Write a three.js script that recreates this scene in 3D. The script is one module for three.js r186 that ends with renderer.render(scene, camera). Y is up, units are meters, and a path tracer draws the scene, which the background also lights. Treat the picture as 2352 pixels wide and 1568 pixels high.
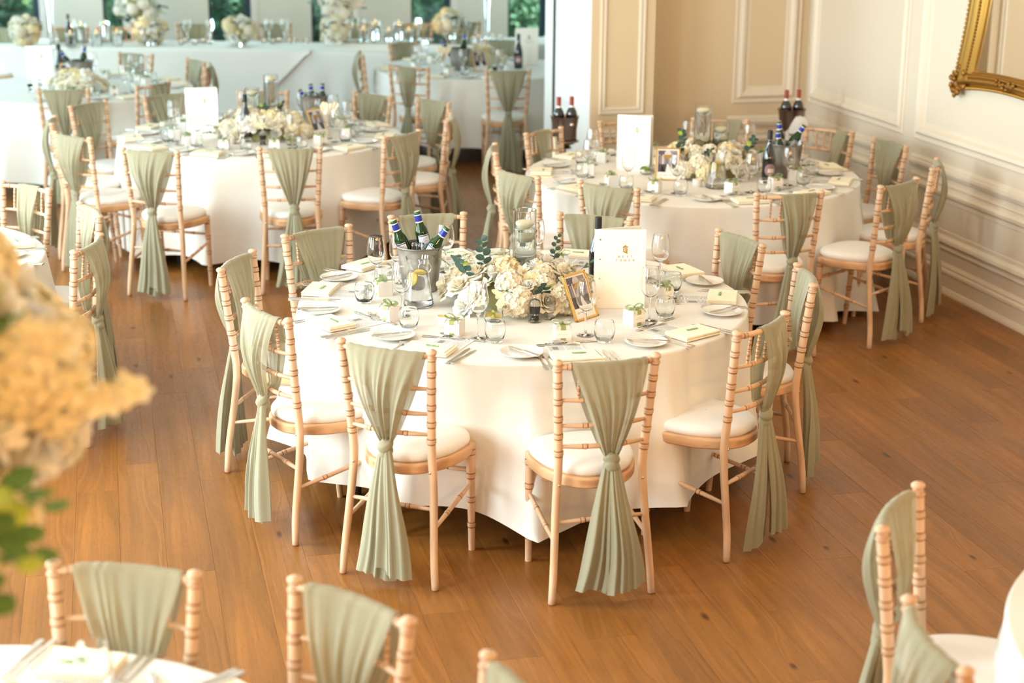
import * as THREE from 'three';
import { RoundedBoxGeometry } from 'three/addons/geometries/RoundedBoxGeometry.js';
import { mergeGeometries } from 'three/addons/utils/BufferGeometryUtils.js';

// ---------------------------------------------------------------- camera, sky, sun, daylight, exposure
const scene = new THREE.Scene();
const camera = new THREE.PerspectiveCamera(23.53, 1.5, 0.05, 200);
camera.position.set(0, 2.549, 0);
camera.rotation.order = 'YXZ';
camera.rotation.set(-0.282575, 0, 0.00716);
camera.focus = 6.75; camera.userData.fStop = 2.1;
camera.updateMatrixWorld(true); camera.updateProjectionMatrix();

const SKY = 2.2;
scene.background = new THREE.Color(0.80 * SKY, 0.97 * SKY, 1.08 * SKY);

const TURN = 0.24017;                                   // the building stands turned against the camera
const AX = [-0.237865, -0.971298], BX = [0.971298, -0.237865];   // a: away along the right wall, b: to the right
const ab = (a, b, y = 0) => new THREE.Vector3(a * AX[0] + b * BX[0], y, a * AX[1] + b * BX[1]);

const sun = new THREE.DirectionalLight(new THREE.Color(1, 0.95, 0.82), 9);
sun.position.copy(ab(8, 9, 20)); sun.target.position.copy(ab(23, 2, 0)); sun.castShadow = true;
Object.assign(sun.shadow.camera, { left: -15, right: 15, top: 15, bottom: -15, near: 1, far: 60 });
scene.add(sun, sun.target);

const DAY = new THREE.Color(0.86, 0.99, 1.0), DAYFAR = new THREE.Color(0.66, 1.0, 1.10);
function daylight(a, b, y, w, h, dirA, dirB, power) {   // daylight entering through one window opening
  const l = new THREE.RectAreaLight(a > 11.5 ? DAYFAR : DAY, power, w, h); l.name = 'window_daylight';
  l.position.copy(ab(a, b, y)); l.lookAt(ab(a + dirA, b + dirB, y));
  // a RectAreaLight shines along its own -z, lookAt on a light turns +z away from the target, so it faces the target
  scene.add(l); return l;
}
const LW = [[3.5, 1.6], [6.4, 1.7], [9.2, 1.7], [13.2, 2.0], [16.6, 2.4]];       // left wall: centre a, width
const WIN0 = -0.04, WINSTEP = 1.19, WINW = 0.49, WINK = [-3, -2, -1, 0, 1, 2, 3, 4];  // far wall windows
for (const [a, w] of LW) daylight(a, a < 11.5 ? -3.06 : -3.96, 1.75, w - 0.1, 2.3, 0, 1, [22, 27, 19, 8.5, 8][LW.findIndex((q) => q[0] === a)]);
for (const k of WINK) daylight(19.54, WIN0 + WINSTEP * k + WINW / 2, 1.3, WINW - 0.06, 2.1, -1, 0, 9);

const WARM = new THREE.Color(1.0, 0.55, 0.18);
const LAMPS = [[9.0, 2.3], [4.6, 3.2]], LAMP_POWER = 45;            // ceiling lights: a, b
const SCONCES = [-1.2, 1.4, 4.0], SCONCE_POWER = 135;              // wall lights on the wall behind the camera: b

// ---------------------------------------------------------------- renderer
const renderer = new THREE.WebGLRenderer({ antialias: true });
renderer.toneMapping = THREE.LinearToneMapping;
renderer.toneMappingExposure = 0.88;
renderer.shadowMap.enabled = true;

// ---------------------------------------------------------------- helpers
let seed = 7;
const rnd = () => { seed |= 0; seed = seed + 0x6D2B79F5 | 0; let t = Math.imul(seed ^ seed >>> 15, 1 | seed); t = t + Math.imul(t ^ t >>> 7, 61 | t) ^ t; return ((t ^ t >>> 14) >>> 0) / 4294967296; };
const rr = (a, b) => a + (b - a) * rnd();
const PI = Math.PI, sin = Math.sin, cos = Math.cos, lerp = (a, b, t) => a + (b - a) * t;
const sm = (a, b, x) => { const t = Math.min(1, Math.max(0, (x - a) / (b - a))); return t * t * (3 - 2 * t); };
const V = (x, y, z) => new THREE.Vector3(x, y, z);
const counts = {};
function numbered(n) { const k = counts[n] = (counts[n] ?? -1) + 1; return k ? n + '_' + String(k).padStart(3, '0') : n; }
function mesh(name, geo, mat, parent) {
  const m = new THREE.Mesh(geo, mat); m.castShadow = m.receiveShadow = true;
  if (parent) { m.name = name; parent.add(m); } else { m.name = numbered(name); scene.add(m); }
  return m;
}
function tag(o, label, category, group) { o.userData.label = label; o.userData.category = category; if (group) o.userData.group = group; else delete o.userData.group; return o; }
function thing(name, label, category, x, y, z, turn = 0, group) {
  const g = new THREE.Group(); g.name = numbered(name); g.position.set(x, y, z); g.rotation.y = turn; scene.add(g);
  return tag(g, label, category, group);
}
function copy(src, label, x, y, z, turn = 0, group) {
  const c = src.clone(); c.name = numbered(src.userData.base); scene.add(c); c.visible = true; c.position.set(x, y, z); c.rotation.set(0, turn, 0);
  c.userData = { label, category: src.userData.category }; if (group) c.userData.group = group;
  return c;
}
function proto(name, category) { const g = new THREE.Group(); g.userData = { base: name, category }; return g; }   // a pattern that is never added itself
const merge = (list) => mergeGeometries(list.map((g) => { const h = g.index ? g.toNonIndexed() : g; for (const k of Object.keys(h.attributes)) if (!['position', 'normal', 'uv', 'color'].includes(k)) h.deleteAttribute(k); return h; }));
const box = (w, h, d, x = 0, y = 0, z = 0) => new THREE.BoxGeometry(w, h, d).translate(x, y, z);
const rbox = (w, h, d, r, x = 0, y = 0, z = 0) => new RoundedBoxGeometry(w, h, d, 2, r).translate(x, y, z);
const lathe = (pts, n = 32) => new THREE.LatheGeometry(pts.map((p) => new THREE.Vector2(Math.max(p[0], 1e-4), p[1])), n);
function grid(nu, nv, f, closedU = false) {            // surface from f(u, v) -> [x, y, z]
  const pos = [], uv = [], idx = [];
  for (let j = 0; j <= nv; j++) for (let i = 0; i <= nu; i++) { pos.push(...f(i / nu, j / nv)); uv.push(i / nu, j / nv); }
  for (let j = 0; j < nv; j++) for (let i = 0; i < nu; i++) { const a = j * (nu + 1) + i, b = a + 1, c = a + nu + 1, d = c + 1; idx.push(a, b, d, a, d, c); }
  const g = new THREE.BufferGeometry();
  g.setAttribute('position', new THREE.Float32BufferAttribute(pos, 3)); g.setAttribute('uv', new THREE.Float32BufferAttribute(uv, 2)); g.setIndex(idx); g.computeVertexNormals();
  if (closedU) { const n = g.attributes.normal; for (let j = 0; j <= nv; j++) { const a = j * (nu + 1), b = a + nu; const v = V(n.getX(a) + n.getX(b), n.getY(a) + n.getY(b), n.getZ(a) + n.getZ(b)).normalize(); n.setXYZ(a, v.x, v.y, v.z); n.setXYZ(b, v.x, v.y, v.z); } }
  return g;
}
// turned wood: stations [t, radius, dark 0..1] along a curve, with vertex colours for the dark rings
function turned(curve, st, nr = 10, light = [1, 1, 1], dark = [0.42, 0.25, 0.15]) {
  const pos = [], nor = [], uv = [], col = [], idx = [], len = curve.getLength();
  const put = (p, r, up, rt, tn, d, k, slope) => {
    for (let i = 0; i <= nr; i++) {
      const a = i / nr * 2 * PI, c = cos(a), s = sin(a), x = rt.x * c + up.x * s, y = rt.y * c + up.y * s, z = rt.z * c + up.z * s;
      pos.push(p.x + x * r, p.y + y * r, p.z + z * r);
      const nx = x - tn.x * slope, ny = y - tn.y * slope, nz = z - tn.z * slope, l = Math.hypot(nx, ny, nz);
      nor.push(nx / l, ny / l, nz / l); uv.push(i / nr * 0.1, k * len);
      col.push(lerp(light[0], dark[0], d), lerp(light[1], dark[1], d), lerp(light[2], dark[2], d));
    }
  };
  const fine = [];
  st.forEach((q, i) => { const o = st[i - 1]; if (o) { const n = Math.ceil((q[0] - o[0]) / 0.07); for (let k = 1; k < n; k++) fine.push([lerp(o[0], q[0], k / n), lerp(o[1], q[1], k / n), lerp(o[2], q[2], k / n)]); } fine.push(q); });
  st = fine;
  const S = [[st[0][0], 0.0005, st[0][2]], ...st, [st[st.length - 1][0], 0.0005, st[st.length - 1][2]]];
  S.forEach(([t, r, d], k) => {
    const tt = Math.min(1, Math.max(0, t)), p = curve.getPointAt(tt), tn = curve.getTangentAt(tt);
    if (t > 1) p.addScaledVector(tn, (t - 1) * len);
    const ref = Math.abs(tn.y) > 0.8 ? V(0, 0, 1) : V(0, 1, 0), rt = V().crossVectors(ref, tn).normalize(), up = V().crossVectors(tn, rt);
    const q = S[Math.min(S.length - 1, k + 1)], o = S[Math.max(0, k - 1)], dt = (q[0] - o[0]) * len;
    put(p, r, up, rt, tn, d, tt, k === 0 ? 3 : k === S.length - 1 ? -3 : Math.max(-1.5, Math.min(1.5, (q[1] - o[1]) / Math.max(dt, 1e-4))));
  });
  for (let j = 0; j < S.length - 1; j++) for (let i = 0; i < nr; i++) { const a = j * (nr + 1) + i, b = a + 1, c = a + nr + 1, d = c + 1; idx.push(a, b, d, a, d, c); }
  const g = new THREE.BufferGeometry();
  for (const [k, v, n] of [['position', pos, 3], ['normal', nor, 3], ['uv', uv, 2], ['color', col, 3]]) g.setAttribute(k, new THREE.Float32BufferAttribute(v, n));
  g.setIndex(idx); return g;
}
const rings = (r0, r1, at, len, size = 1) => {          // stations of a tapering rod with bamboo rings at the fractions `at`
  const st = [[0, r0(0), 0]], w = 0.0098 / len * size;
  for (const t of at) { const r = r0(t), e = r1 * 0.14; st.push([t - w * 1.5, r, 0], [t - w * 1.15, r - 0.0006, 1], [t - w * 0.92, r - 0.0006, 1], [t - w * 0.7, r + e, 0.2], [t - w * 0.1, r + e * 0.9, 0], [t, r + e * 0.3, 1], [t + w * 0.1, r + e * 0.9, 0], [t + w * 0.7, r + e, 0.2], [t + w * 0.92, r - 0.0006, 1], [t + w * 1.15, r - 0.0006, 1], [t + w * 1.5, r, 0]); }
  st.push([1, r0(1), 0]); return st;
};
const path = (...p) => new THREE.CatmullRomCurve3(p.map((q) => V(...q)), false, 'catmullrom', 0.5);
const rod = (pts, r, n = 8, seg = 24) => new THREE.TubeGeometry(path(...pts), seg, r, n);

// ---------------------------------------------------------------- textures
const hash = (x, y) => { let h = Math.imul(x | 0, 374761393) + Math.imul(y | 0, 668265263); h = Math.imul(h ^ h >>> 13, 1274126177); return ((h ^ h >>> 16) >>> 0) / 4294967296; };
function noise2(x, y, px = 1e9, py = 1e9) {
  const xi = Math.floor(x), yi = Math.floor(y), fx = x - xi, fy = y - yi, u = fx * fx * (3 - 2 * fx), v = fy * fy * (3 - 2 * fy), m = (a, n) => ((a % n) + n) % n;
  const h = (i, j) => hash(m(xi + i, px), m(yi + j, py));
  return lerp(lerp(h(0, 0), h(1, 0), u), lerp(h(0, 1), h(1, 1), u), v);
}
function dataTex(w, h, f, srgb = true) {
  const d = new Uint8Array(w * h * 4);
  for (let y = 0; y < h; y++) for (let x = 0; x < w; x++) { const c = f(x, y), k = (y * w + x) * 4; d[k] = Math.max(0, Math.min(255, c[0])); d[k + 1] = Math.max(0, Math.min(255, c[1])); d[k + 2] = Math.max(0, Math.min(255, c[2])); d[k + 3] = 255; }
  const t = new THREE.DataTexture(d, w, h, THREE.RGBAFormat); t.wrapS = t.wrapT = THREE.RepeatWrapping; t.magFilter = THREE.LinearFilter; t.minFilter = THREE.LinearMipmapLinearFilter; t.generateMipmaps = true;
  if (srgb) t.colorSpace = THREE.SRGBColorSpace; t.needsUpdate = true; return t;
}
function canvasTex(w, h, draw) {
  const c = document.createElement('canvas'); c.width = w; c.height = h; draw(c.getContext('2d'), w, h);
  const t = new THREE.CanvasTexture(c); t.colorSpace = THREE.SRGBColorSpace; return t;
}
// oak: grain runs along y; the u axis spans four boards' worth of different grain
const oak = dataTex(512, 1024, (x, y) => {
  const X = x / 512 * 4, Y = y / 1024;
  const warp = noise2(X * 3, Y * 5, 12, 5) * 1.4 + noise2(X * 9, Y * 16, 36, 16) * 0.3;
  const ring = noise2(X * 22 + warp * 5, Y * 3, 1e6, 3), fine = noise2(X * 120, Y * 14, 480, 14), pore = noise2(X * 190, Y * 60, 760, 60), cloud = noise2(X * 1.5, Y * 4, 6, 4);
  let k = 0.80 + ring * 0.16 + fine * 0.10 + cloud * 0.14 - (pore > 0.84 ? 0.10 : 0);
  let r = 205 * k, g = 160 * k, b = 112 * k;
  for (const [kx, ky, s] of [[0.55, 0.22, 0.8], [2.62, 0.43, 0.9]]) { const d = Math.hypot((X - kx) * 24, (Y - ky) * 90) / s; if (d < 2.2) { const e = sm(2.2, 0.2, d) * 0.45; r *= 1 - e; g *= 1 - e * 1.08; b *= 1 - e * 1.12; } }
  return [r, g, b];
});
const oakRough = dataTex(256, 256, (x, y) => { const n = noise2(x / 10, y / 40, 26, 6) * 0.5 + noise2(x / 3, y / 3, 85, 85) * 0.5, v = 70 + n * 50; return [v, v, v]; }, false);
const limewash = dataTex(128, 512, (x, y) => { const n = noise2(x / 3, y / 40, 42, 12), m = noise2(x / 8, y / 90, 16, 5), k = 0.90 + n * 0.10 - sm(0.6, 0.9, m) * 0.12; return [228 * k, (198 - m * 18) * k, (168 - m * 30) * k]; });
const weave = dataTex(128, 128, (x, y) => { const v = 128 + 50 * sin(x * PI / 2) * sin(y * PI / 2) + (hash(x, y) - 0.5) * 60; return [v, v, v]; }, false);
const plaster = dataTex(256, 256, (x, y) => { const v = 128 + (noise2(x / 6, y / 6, 42, 42) - 0.5) * 80 + (noise2(x / 40, y / 40, 6, 6) - 0.5) * 60; return [v, v, v]; }, false);
const galv = dataTex(256, 256, (x, y) => { const n = noise2(x / 14, y / 10, 18, 25), m = noise2(x / 40, y / 30, 6, 8), v = 110 + n * 60 + m * 50; return [v, v * 0.985, v * 0.96]; });
const coverTex = canvasTex(640, 1066, (c, w, h) => {
  c.fillStyle = '#fffaf1'; c.fillRect(0, 0, w, h); c.fillStyle = '#f4ecdd'; c.fillRect(106, 0, 3, h);
  const gold = '#b07d22'; c.fillStyle = gold;
  c.beginPath(); c.moveTo(352, 250); c.lineTo(408, 250); c.lineTo(408, 330); c.lineTo(400, 322); c.lineTo(352, 300); c.closePath(); c.fill();
  c.beginPath(); c.moveTo(348, 242); c.lineTo(346, 218); c.lineTo(360, 226); c.lineTo(380, 202); c.lineTo(400, 226); c.lineTo(414, 218); c.lineTo(412, 242); c.closePath(); c.fill();
  c.strokeStyle = '#fffaf1'; c.lineWidth = 5; c.strokeRect(370, 264, 18, 22);
  c.textAlign = 'center'; c.textBaseline = 'middle';
  const word = (s, x, y, px, gap, bold) => { c.font = bold + px + 'px sans-serif'; const L = [...s], W = (L.length - 1) * gap; L.forEach((q, i) => c.fillText(q, x - W / 2 + i * gap, y)); };
  word('WEST', 382, 362, 40, 54, 'bold '); word('TOWER', 380, 412, 40, 54, 'bold ');
  c.fillStyle = '#c9a765'; word('ESTD', 300, 282, 15, 14, ''); word('1885', 458, 282, 15, 14, ''); c.fillRect(276, 300, 48, 2); c.fillRect(436, 300, 48, 2);
});
const cardTex = canvasTex(256, 384, (c, w, h) => {        // newspaper-like card: print too small to read
  c.fillStyle = '#eceae6'; c.fillRect(0, 0, w, h); seed = 11;
  const line = (x, y, ww, hh, col) => { c.fillStyle = col; let q = x; while (q < x + ww) { const s = rr(0.35, 0.95) * hh * 1.1; c.fillRect(q, y + rr(0, hh * 0.15), Math.min(s, x + ww - q), hh * rr(0.7, 1)); q += s + (rnd() < 0.18 ? hh * 0.9 : hh * 0.22); } };
  line(14, 12, 228, 22, '#1d1d22'); for (let i = 0; i < 5; i++) line(14, 44 + i * 10, 228, 5, '#55565e');
  c.fillStyle = '#c9c7c6'; c.fillRect(14, 100, 110, 90); c.fillStyle = '#8a8888'; c.fillRect(40, 120, 40, 70);
  for (let i = 0; i < 26; i++) { line(134, 102 + i * 10, 106, 5, '#66676d'); if (i > 8) line(14, 102 + i * 10, 108, 5, '#66676d'); }
});
const photoTex = canvasTex(256, 340, (c, w, h) => {
  c.fillStyle = '#f3ece6'; c.fillRect(0, 0, w, h); c.fillStyle = '#8d8489'; c.fillRect(18, 18, 220, 240);
  c.fillStyle = '#5c5459'; c.fillRect(18, 18, 80, 60); c.fillStyle = '#cfc8c8'; c.beginPath(); c.ellipse(128, 60, 40, 42, 0, 0, 7); c.fill();
  for (let i = 0; i < 5; i++) { c.fillStyle = i % 2 ? '#d8d2d0' : '#6d666b'; c.fillRect(22 + i * 44, 70, 16, 120); c.fillStyle = '#b9b1b1'; c.fillRect(20 + i * 44, 64, 22, 8); }
  c.fillStyle = '#4a4347'; c.fillRect(18, 170, 220, 88); c.fillStyle = '#dcd6d4'; c.beginPath(); c.moveTo(120, 170); c.lineTo(140, 170); c.lineTo(180, 258); c.lineTo(104, 258); c.closePath(); c.fill();
  c.fillStyle = '#17131a'; c.beginPath(); c.moveTo(60, 190); c.lineTo(76, 190); c.lineTo(110, 258); c.lineTo(50, 258); c.closePath(); c.fill();
  c.strokeStyle = '#6f6a70'; c.lineWidth = 2.5; c.beginPath(); for (let i = 0; i < 190; i++) { const x = 34 + i, y = 292 + sin(i * 0.42) * 9 * (0.5 + 0.5 * sin(i * 0.11)); i ? c.lineTo(x, y) : c.moveTo(x, y); } c.stroke();
});
const favourTex = canvasTex(128, 128, (c) => {
  c.fillStyle = '#fbf7f2'; c.fillRect(0, 0, 128, 128); c.strokeStyle = '#b3a89d'; c.lineWidth = 2; c.beginPath();
  for (let i = 0; i < 84; i++) { const x = 22 + i, y = 68 + sin(i * 0.5) * 8 * (0.6 + 0.4 * sin(i * 0.13)); i ? c.lineTo(x, y) : c.moveTo(x, y); } c.stroke();
  c.lineWidth = 1.5; c.beginPath(); for (let i = 0; i < 50; i++) { const x = 40 + i, y = 46 + sin(i * 0.8) * 3; i ? c.lineTo(x, y) : c.moveTo(x, y); } c.stroke();
});
const beerTex = canvasTex(128, 160, (c) => {
  c.fillStyle = '#e9eaf0'; c.fillRect(0, 0, 128, 160); c.fillStyle = '#20306e'; c.fillRect(0, 4, 128, 8); c.fillRect(0, 118, 128, 8); c.fillRect(10, 134, 80, 20);
  seed = 5; for (let i = 0; i < 5; i++) { c.fillStyle = '#9ea3b4'; c.fillRect(10, 22 + i * 9, rr(60, 108), 4); }
  c.fillStyle = '#3a3f58'; for (let i = 0; i < 22; i++) c.fillRect(34 + i * 3.2, 74, rr(0.8, 2.2), 34);
});
const wineTex = canvasTex(160, 160, (c) => {
  c.fillStyle = '#0a0a0d'; c.fillRect(0, 0, 160, 160); c.fillStyle = '#8e7078'; c.beginPath(); c.arc(80, 80, 76, 0, 7); c.fill();
  seed = 3; for (let i = 0; i < 220; i++) { const a = rr(0, 7), r = rr(10, 72); c.fillStyle = rnd() < 0.5 ? '#b79aa0' : '#6b4b57'; c.fillRect(80 + r * cos(a), 80 + r * sin(a), 5, 4); }
  c.fillStyle = '#e6d6c8'; c.fillRect(46, 66, 78, 46); c.fillStyle = '#8c7a72'; c.fillRect(54, 76, 60, 4); c.fillRect(60, 88, 46, 3); c.fillRect(58, 98, 52, 3);
});
seed = 7;

// ---------------------------------------------------------------- materials
const std = (o) => new THREE.MeshStandardMaterial(o), phy = (o) => new THREE.MeshPhysicalMaterial(o);
const lin = (r, g, b) => new THREE.Color().setRGB(r, g, b);
const M = {
  lime: std({ map: limewash, vertexColors: true, roughness: 0.55 }),
  limeFrame: std({ map: limewash, color: lin(0.98, 0.88, 0.74), roughness: 0.6 }),
  pad: std({ color: lin(0.82, 0.78, 0.74), roughness: 0.6 }),
  sash: phy({ color: lin(0.40, 0.375, 0.25), roughness: 0.95, transmission: 0.3, thickness: 0, side: THREE.DoubleSide, sheen: 0.2, sheenColor: lin(0.55, 0.6, 0.5), sheenRoughness: 0.6, opacity: 0.87, transparent: true }),
  tail: phy({ color: lin(0.37, 0.35, 0.235), roughness: 0.95, transmission: 0.22, thickness: 0, side: THREE.DoubleSide, sheen: 0.2, sheenColor: lin(0.55, 0.6, 0.5), sheenRoughness: 0.6 }),
  cloth: std({ color: lin(0.80, 0.77, 0.72), roughness: 0.85, side: THREE.DoubleSide, bumpMap: weave, bumpScale: 0.0003 }),
  clothFar: std({ color: lin(0.80, 0.79, 0.76), roughness: 0.85, side: THREE.DoubleSide }),
  steelBlack: std({ color: lin(0.012, 0.012, 0.014), roughness: 0.45 }),
  ply: std({ color: lin(0.42, 0.28, 0.16), roughness: 0.6 }),
  napkin: std({ color: lin(0.93, 0.84, 0.66), roughness: 0.9, bumpMap: weave, bumpScale: 0.0003 }),
  card: std({ map: cardTex, roughness: 0.7 }), paper: std({ color: lin(0.8, 0.79, 0.77), roughness: 0.7 }),
  china: phy({ color: lin(0.82, 0.79, 0.74), roughness: 0.18, clearcoat: 0.6, clearcoatRoughness: 0.1 }),
  silver: std({ color: lin(0.70, 0.66, 0.62), metalness: 1, roughness: 0.22 }),
  glass: phy({ color: lin(1, 1, 1), roughness: 0.0, transmission: 1, thickness: 0.002, ior: 1.5 }),
  glassTint: phy({ color: lin(0.985, 1, 0.995), roughness: 0.0, transmission: 1, thickness: 0.003, ior: 1.5 }),
  pane: phy({ color: lin(0.95, 0.98, 1), roughness: 0.0, transmission: 1, thickness: 0, ior: 1.45 }),
  water: phy({ color: lin(0.97, 0.99, 1), roughness: 0.0, transmission: 1, thickness: 0.1, ior: 1.33 }),
  beer: phy({ color: lin(0.035, 0.20, 0.035), roughness: 0.04, transmission: 0.85, thickness: 0, ior: 1.5 }),
  liquid: std({ color: lin(0.012, 0.03, 0.006), roughness: 0.3 }), cola: std({ color: lin(0.025, 0.008, 0.004), roughness: 0.2 }),
  wine: phy({ color: lin(0.006, 0.006, 0.010), roughness: 0.08, clearcoat: 1, clearcoatRoughness: 0.04 }),
  foilBlack: std({ color: lin(0.01, 0.01, 0.013), roughness: 0.4 }), foilRed: std({ color: lin(0.30, 0.035, 0.015), roughness: 0.4 }),
  blue: std({ color: lin(0.012, 0.035, 0.36), roughness: 0.3, metalness: 0.2 }), white: std({ color: lin(0.82, 0.82, 0.82), roughness: 0.5 }),
  capTop: std({ color: lin(0.78, 0.42, 0.30), roughness: 0.4 }), capGreen: std({ color: lin(0.01, 0.09, 0.03), roughness: 0.3, metalness: 0.3 }),
  beerLabel: std({ map: beerTex, roughness: 0.45 }), wineLabel: std({ map: wineTex, roughness: 0.5 }), creamLabel: std({ color: lin(0.75, 0.68, 0.5), roughness: 0.6 }),
  galv: std({ map: galv, metalness: 0.85, roughness: 0.42, color: lin(0.85, 0.80, 0.76) }),
  darkSteel: std({ color: lin(0.30, 0.24, 0.22), metalness: 1, roughness: 0.22 }),
  cover: std({ map: coverTex, roughness: 0.55 }), coverPlain: std({ color: lin(0.86, 0.82, 0.76), roughness: 0.55 }),
  gold: std({ color: lin(0.70, 0.42, 0.12), metalness: 1, roughness: 0.3 }), photo: std({ map: photoTex, roughness: 0.25 }),
  gilt: std({ color: lin(0.46, 0.25, 0.055), metalness: 0.9, roughness: 0.4 }), giltDark: std({ color: lin(0.30, 0.14, 0.025), metalness: 0.8, roughness: 0.5 }),
  mirror: std({ color: lin(0.92, 0.93, 0.92), metalness: 1, roughness: 0.01 }),
  favour: std({ color: lin(0.86, 0.83, 0.80), roughness: 0.6 }), favourPrint: std({ map: favourTex, roughness: 0.6 }),
  ribbon: std({ color: lin(0.34, 0.37, 0.12), roughness: 0.6, side: THREE.DoubleSide }),
  bow: phy({ color: lin(0.36, 0.44, 0.22), roughness: 0.8, transmission: 0.35, thickness: 0, side: THREE.DoubleSide }),
  name: std({ color: lin(0.26, 0.45, 0.22), roughness: 0.6 }),
  wax: phy({ color: lin(0.86, 0.80, 0.58), roughness: 0.5 }), wick: std({ color: lin(0.75, 0.7, 0.6), roughness: 0.9 }),
  flame: std({ color: 0x000000, emissive: lin(1, 0.62, 0.25), emissiveIntensity: 3.5 }),
  petal: phy({ color: lin(0.93, 0.87, 0.72), roughness: 0.9, side: THREE.DoubleSide, transmission: 0.2, thickness: 0 }), petalWarm: phy({ color: lin(0.93, 0.83, 0.56), roughness: 0.9, side: THREE.DoubleSide, transmission: 0.2, thickness: 0 }), petalWhite: phy({ color: lin(0.94, 0.92, 0.86), roughness: 0.9, side: THREE.DoubleSide, transmission: 0.2, thickness: 0 }),
  leaf: std({ color: lin(0.045, 0.10, 0.085), roughness: 0.6, side: THREE.DoubleSide }), leafGreen: std({ color: lin(0.10, 0.20, 0.03), roughness: 0.6, side: THREE.DoubleSide }), leafLime: std({ color: lin(0.42, 0.50, 0.06), roughness: 0.7, side: THREE.DoubleSide }),
  foam: std({ color: lin(0.42, 0.40, 0.20), roughness: 0.95 }),
  lemon: std({ color: lin(0.85, 0.62, 0.10), roughness: 0.5 }), limeFruit: std({ color: lin(0.28, 0.36, 0.02), roughness: 0.5 }),
  pepper: std({ color: lin(0.02, 0.015, 0.012), roughness: 0.9 }), saltMat: std({ color: lin(0.82, 0.80, 0.76), roughness: 0.9 }),
  wall: std({ color: lin(0.66, 0.53, 0.355), roughness: 0.55, bumpMap: plaster, bumpScale: 0.0006 }), wallTrim: std({ color: lin(0.74, 0.65, 0.53), roughness: 0.45 }), wallRight: std({ color: lin(0.70, 0.615, 0.50), roughness: 0.5, bumpMap: plaster, bumpScale: 0.0006 }),
  wallFar: std({ color: lin(0.74, 0.73, 0.67), roughness: 0.7 }), whiteTrim: std({ color: lin(0.80, 0.80, 0.79), roughness: 0.45 }),
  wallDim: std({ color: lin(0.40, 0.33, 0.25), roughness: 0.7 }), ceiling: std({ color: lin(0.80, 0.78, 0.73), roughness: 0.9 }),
  frameTeal: std({ color: lin(0.010, 0.045, 0.075), roughness: 0.4 }), gap: std({ color: lin(0.02, 0.02, 0.018), roughness: 0.9 }),
  lampGlow: std({ color: 0x000000, emissive: WARM, emissiveIntensity: 3 }), lampRim: std({ color: lin(0.7, 0.68, 0.62), roughness: 0.4 }),
  lawn: std({ color: lin(0.10, 0.20, 0.04), roughness: 1 }), shrub: phy({ color: lin(0.12, 0.36, 0.20), roughness: 0.55, side: THREE.DoubleSide, transmission: 0.25, thickness: 0 }), shrubLight: phy({ color: lin(0.26, 0.52, 0.30), roughness: 0.5, side: THREE.DoubleSide, transmission: 0.3, thickness: 0 }), bark: std({ color: lin(0.08, 0.06, 0.04), roughness: 1 }),
};

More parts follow.
